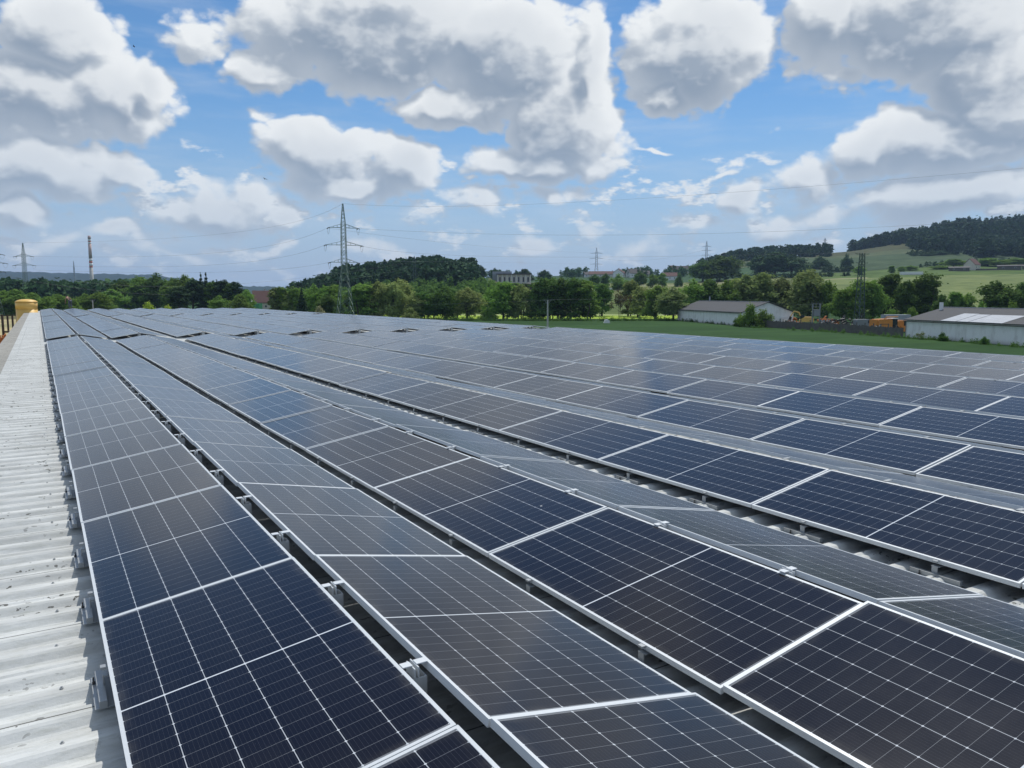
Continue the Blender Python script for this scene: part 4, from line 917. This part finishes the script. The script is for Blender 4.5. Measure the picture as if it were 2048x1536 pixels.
b=MB(); b.tube([(-.8,.4,1.9),(-1.6,.4,3.6),(-2.8,.4,3.9)],.2,6); b.tube([(-2.8,.4,3.9),(-3.7,.4,2.4)],.15,6); b.build('boom',M['yellow'],e); b=MB(); b.prism([(-4.1,1.7),(-3.4,1.6),(-3.3,2.4),(-3.8,2.6)],0,.8); b.build('bucket',M['machine_dark'],e)
for y in (-1.0,.5): b=MB(); b.prism([(-1.8,.1),(-2.1,.5),(-1.8,.9),(1.8,.9),(2.1,.5),(1.8,.1)],y,y+.5); b.build('track',M['rubber'],e)
pos=at(1631,655,192); e=empty('transformer_station',pos,(0,0,-YAW)); tag(e,'grey pole-mounted transformer behind the board fence','transformer')
for x in (-.9,.9): b=MB(); b.box(x-.12,x+.12,-.12,.12,0,5.9); b.build('post',M['grey_paint'],e)
b=MB(); b.box(-.7,.7,-.6,.6,2.9,4.5); b.build('cabinet',M['grey_paint'],e)
b=MB(); b.bar((-1.4,0,5.9),(1.4,0,5.9),.08).bar((-1.2,0,5.2),(1.2,0,5.2),.06); b.build('crossarm',M['grey_paint'],e)
for x in (-1.1,-.4,.4,1.1): b=MB(); b.lathe([(.08,0),(.12,.15),(.06,.5)],8,(x,0,5.95)); b.build('insulator',M['insul'],e)
def heap(name,label,x,y,d,wd,h,m,n=40,seed=1,cat='scrap heap'):
    g=random.Random(seed); b=MB()
    for i in range(n):
        a=g.uniform(-1,1); c=Vector((a*wd/2,g.uniform(-1,1),g.uniform(0,h*(1-a*a))*.8)); q=g.uniform(.15,.5); b.bar(c,c+Vector((g.uniform(-1,1),g.uniform(-.5,.5),g.uniform(-.1,.6)))*q*2,q*.6,g.choice((4,5,6)))
    o=b.build(name,m,None,at(x,y,d),(0,0,-YAW)); return tag(o,label,cat)
heap('scrap_heap','heap of dark scrap metal behind the board fence left of the lattice tower',1672,655,185,7,3.0,M['machine_dark'],70,2)
heap('scrap_heap','low heap of red scrap parts right of the yellow excavator',1645,655,197,4,3.2,M['rust'],30,3)
heap('rubble_heap','pale rubble heap beside the gabled shed end',1575,655,200,5,2.4,M['concrete'],36,4,'rubble')
heap('scrap_heap','pale sacks and parts piled in front of the harvester',1752,664,163,3.4,2.2,M['concrete'],24,6)
heap('scrap_heap','tangle of dark steel hoops behind the middle of the board fence',1690,655,188,6,3.4,M['machine_dark'],60,8)
heap('scrap_heap','grey metal scrap piled just right of the transformer',1655,655,192,5,2.6,M['grey_paint'],50,9)
heap('scrap_heap','mixed rusty parts left of the yellow excavator',1590,655,203,4,2.2,M['rust'],30,10)
def van(x,y,d,label,m,rot=0,ln=4.6,h=2.3):
    e=empty('parked_van',at(x,y,d),(0,0,-YAW+rot)); tag(e,label,'van'); w=ln/2
    b=MB(); b.prism([(-w,.4),(w,.4),(w,1.2),(w-.5,1.35),(w-1.1,h-.1),(w-1.4,h),(-w+.1,h),(-w,h-.2)],-.95,.95); b.build('body',M[m],e)
    b=MB(); b.prism([(w-.62,1.4),(w-1.15,h-.2),(w-1.9,h-.2),(w-1.9,1.4)],-.965,-.955); b.build('window',M['glass'],e)
    for xx in (-w+.9,w-.9): wheel(e,xx,-.9,.34,.22); wheel(e,xx,.9,.34,.22)
van(1572,655,206,'white van parked beside the gabled shed behind the fence','white',.3)
van(1660,655,205,'red car-sized van among the scrap behind the transformer','rust',-.2,4.2,1.8)
van(1728,655,186,'pale grey van behind the foot of the dark lattice tower','grey_paint',.1)
van(1803,655,170,'small orange loader cab squeezed against the long shed','machine',.2,3.4,2.6)
# little white box on the meadow, white trough
b=MB(); b.prism([(-.9,0),(.9,0),(.75,.75),(.2,1.05),(-.6,.95)],-.6,.6); e=b.build('field_box',M['white'],None,G(1213,225),(0,0,-YAW)); tag(e,'small white covered box standing alone on the dark meadow','box')

# ------------------------------------------------------------------ far buildings
def house(label,x,d,wd,dp,hw,hr,wallm,roofm,rot=0,nwin=3,name='house',cat='house',group=None,sink=0,chim=True):
    p=G(x,d); p.z-=sink; e=empty(name,p,(0,0,-YAW-math.atan2(x-1024,F)+rot)); tag(e,label,cat,group)
    b=MB(); w=wd/2; D=dp/2
    vs=[(-w,-D,-1),(w,-D,-1),(w,D,-1),(-w,D,-1),(-w,-D,hw),(w,-D,hw),(w,D,hw),(-w,D,hw),(-w,0,hr-.1),(w,0,hr-.1)]
    b.add(vs,[(0,1,5,4),(2,3,7,6),(1,2,6,9,5),(3,0,4,8,7),(3,2,1,0)]); b.build('wall',M[wallm],e)
    o=.4; sl=(hr-hw)/D; b=MB()
    for s in (-1,1):
        b.add([(-w-o,s*(D+o),hw-o*sl),(w+o,s*(D+o),hw-o*sl),(w+o,0,hr),(-w-o,0,hr),(-w-o,s*(D+o),hw-o*sl+.25),(w+o,s*(D+o),hw-o*sl+.25),(w+o,0,hr+.25),(-w-o,0,hr+.25)],[(0,1,2,3),(7,6,5,4),(0,4,5,1),(1,5,6,2),(3,7,4,0)])
    rf=b.build('roof',M[roofm],e)
    if chim: b=MB(); b.box(w*.3,w*.3+.8,.3,1.1,hr-1,hr+1.2); b.build('chimney',M['concrete'],rf)
    for i in range(nwin):
        xx=-w+wd*(i+.5)/nwin; b=MB(); b.box(xx-.6,xx+.6,-D-.06,-D-.01,hw*.35,hw*.35+1.3); f=b.build('window',M['white'],e); b=MB(); b.box(xx-.48,xx+.48,-D-.09,-D-.065,hw*.35+.12,hw*.35+1.18); b.build('pane',M['glass'],f)
    return e
vg='houses of the village on the skyline'
house('long red-roofed terrace on the skyline under the pale pylon',1212,900,40,10,3.4,6.6,'cream','redroof',.0,8,group=vg)
house('white gabled house end closing the red-roofed terrace',1236,895,9,12,5,9.5,'white','redroof',R(75),2,group=vg)
house('small pale house left of the red-roofed terrace',1174,905,10,8,3,6,'white','darkroof',.2,2,group=vg)
house('grey-roofed white gabled house between the terrace and the village trees',1266,890,16,10,4.5,9.5,'white','darkroof',R(30),3,group=vg)
house('brown-roofed low house right of the grey-roofed one',1284,895,14,9,3.5,7,'cream','darkroof',0,3,group=vg)
house('small orange-roofed white house below the village trees',1337,800,14,9,4,7.5,'white','redroof',0,3,group=vg)
house('pale house at the left of the upper village row',1342,960,11,9,6,11,'white','redroof',R(40),2,group=vg)
house('long brown-roofed row at the right end of the village',1366,960,26,10,4.5,9.5,'cream','darkroof',0,6,group=vg)
# long pillared building below the pines
p=G(1028,640); e=empty('pillared_building',p,(0,0,-YAW)); tag(e,'long low cream building with a row of white pillars right of the pine hill','building')
wl=67/F*640; z1=hpx(p,548)
b=MB(); b.box(-wl/2,wl/2,0,10,-2,z1-.8); b.build('wall',M['cream'],e)
b=MB(); b.box(-wl/2-.6,wl/2+.6,-1.4,10.5,z1-.8,z1); b.build('roof',M['darkroof'],e)
for i in range(8): x_=-wl/2+.4+(wl-.8)*i/7; b=MB(); b.box(x_-.35,x_+.35,-1.1,-.4,-2,z1-.82); b.build('pillar',M['white'],e)
for i in range(7):
    x_=-wl/2+.4+(wl-.8)*(i+.5)/7; b=MB(); b.box(x_-.75,x_+.75,-.06,-.01,2,z1-2.6); f=b.build('window',M['white'],e); b=MB(); b.box(x_-.62,x_+.62,-.10,-.065,2.2,z1-2.8); b.build('pane',M['glass'],f)
b=MB(); b.box(-wl/2-4,-wl/2+12,6,14,-1,z1+2.0); b.build('upper_block',M['roof_pale'],e)
house('small grey outbuilding below the pillared building',1066,560,8,5,3.5,4.4,'concrete','darkroof',0,1,'outbuilding','outbuilding',chim=False)
# hillside cottage and its outbuildings
house('pink-gabled cottage among trees on the right hillside',1934,700,9,10,4.5,9.5,'cream','redroof',R(62),2)
house('dark low shed left of the hillside cottage',1909,690,16,5,2.6,3.6,'wood','darkroof',0,2,'outbuilding','outbuilding',chim=False)
house('long brown shed right of the hillside cottage',2008,690,18,5,3.2,4.0,'wood','darkroof',0,2,'outbuilding','outbuilding',chim=False)
house('dark hut at the right end of the hillside row',2052,690,14,5,3,4,'wood','darkroof',0,2,'outbuilding','outbuilding',chim=False)
b=MB(); n=16
for i in range(n+1): b.box(i*1.9-.08,i*1.9+.08,-.08,.08,-.5,1.7)
b.box(0,n*1.9,-.03,.03,.1,1.6); e=b.build('garden_fence',M['wood'],None,G(1942,690),(0,0,-YAW-.55)); tag(e,'dark garden fence beside the hillside cottage','fence')
b=MB(); b.prism([(-9,0),(9,0),(9,2.0),(8.4,2.5),(-8.4,2.5),(-9,2.0)],-2,2); e=b.build('polytunnel',M['white'],None,G(1815,668),(0,0,-YAW-.45)); tag(e,'long low white tunnel on the hillside field left of the cottage','polytunnel')
b=MB(); b.prism([(-3.2,.4),(3.2,.4),(3.0,1.5),(1.2,2.1),(-1.6,2.1),(-2.6,1.5)],-1,1); e=b.build('parked_car',M['white'],None,G(1214,545),(0,0,-YAW)); tag(e,'white car parked among the trees below the village','car')
# red house, container, white hut on the left
house('big dark red hipped house left of the big pylon',526,420,8.5,10,4.4,10.3,'cream','redroof',0,2)
house('low white building behind the green container',507,430,9,8,4.5,6.5,'white','roof_pale',0,2,'white_building','building',chim=False)
b=MB(); b.box(-1.8,1.8,-1.2,1.2,.05,4.6)
for i in range(12): b.box(-1.75+i*.3,-1.6+i*.3,-1.26,-1.2,.2,4.4)
e=b.build('container',M['green_paint'],None,at(514,612,330),(0,0,-YAW-.3)); tag(e,'green box container in front of the red-roofed house','container')
# two birds in the sky
def bird(x,y,d,label,rot):
    e=empty('bird',W(x,y,d),(0,R(15),rot)); tag(e,label,'bird'); e.scale=(.6,.6,.6); b=MB(); b.tube([(0,-.2,0),(0,-.1,.01),(0,.05,.01),(0,.16,0),(0,.22,.01)],[.015,.05,.06,.035,.01],8); b.build('body',M['black_cloth'],e,smooth=True)
    for s in (-1,1): b=MB(); b.add([(0,.08,.02),(s*.25,.12,.10),(s*.5,-.02,.03),(s*.25,-.02,.09),(0,-.08,.02),(0,.08,.035),(s*.25,.12,.115),(s*.5,-.02,.04),(s*.25,-.02,.105),(0,-.08,.035)],[(0,1,2,3,4),(9,8,7,6,5)]); b.build('wing',M['black_cloth'],e)
bird(530,358,75,'small dark bird flying above the left cloud bank',.4); bird(268,93,90,'tiny dark bird high beside the large left cloud',1.2)

# ------------------------------------------------------------------ air
hz=bpy.data.materials.new('haze'); hz.use_nodes=True; T=NT(hz.node_tree); T.n.clear(); v_=T.new('ShaderNodeVolumePrincipled'); v_.inputs['Color'].default_value=(.45,.64,.95,1); v_.inputs['Density'].default_value=.00009; v_.inputs['Anisotropy'].default_value=.2
T.l.new(v_.outputs[0],T.new('ShaderNodeOutputMaterial').inputs['Volume'])
b=MB(); b.box(-7600,7600,-7600,7600,-12,200); tag(b.build('haze',hz),'pale summer haze filling the valley','haze',kind='stuff')
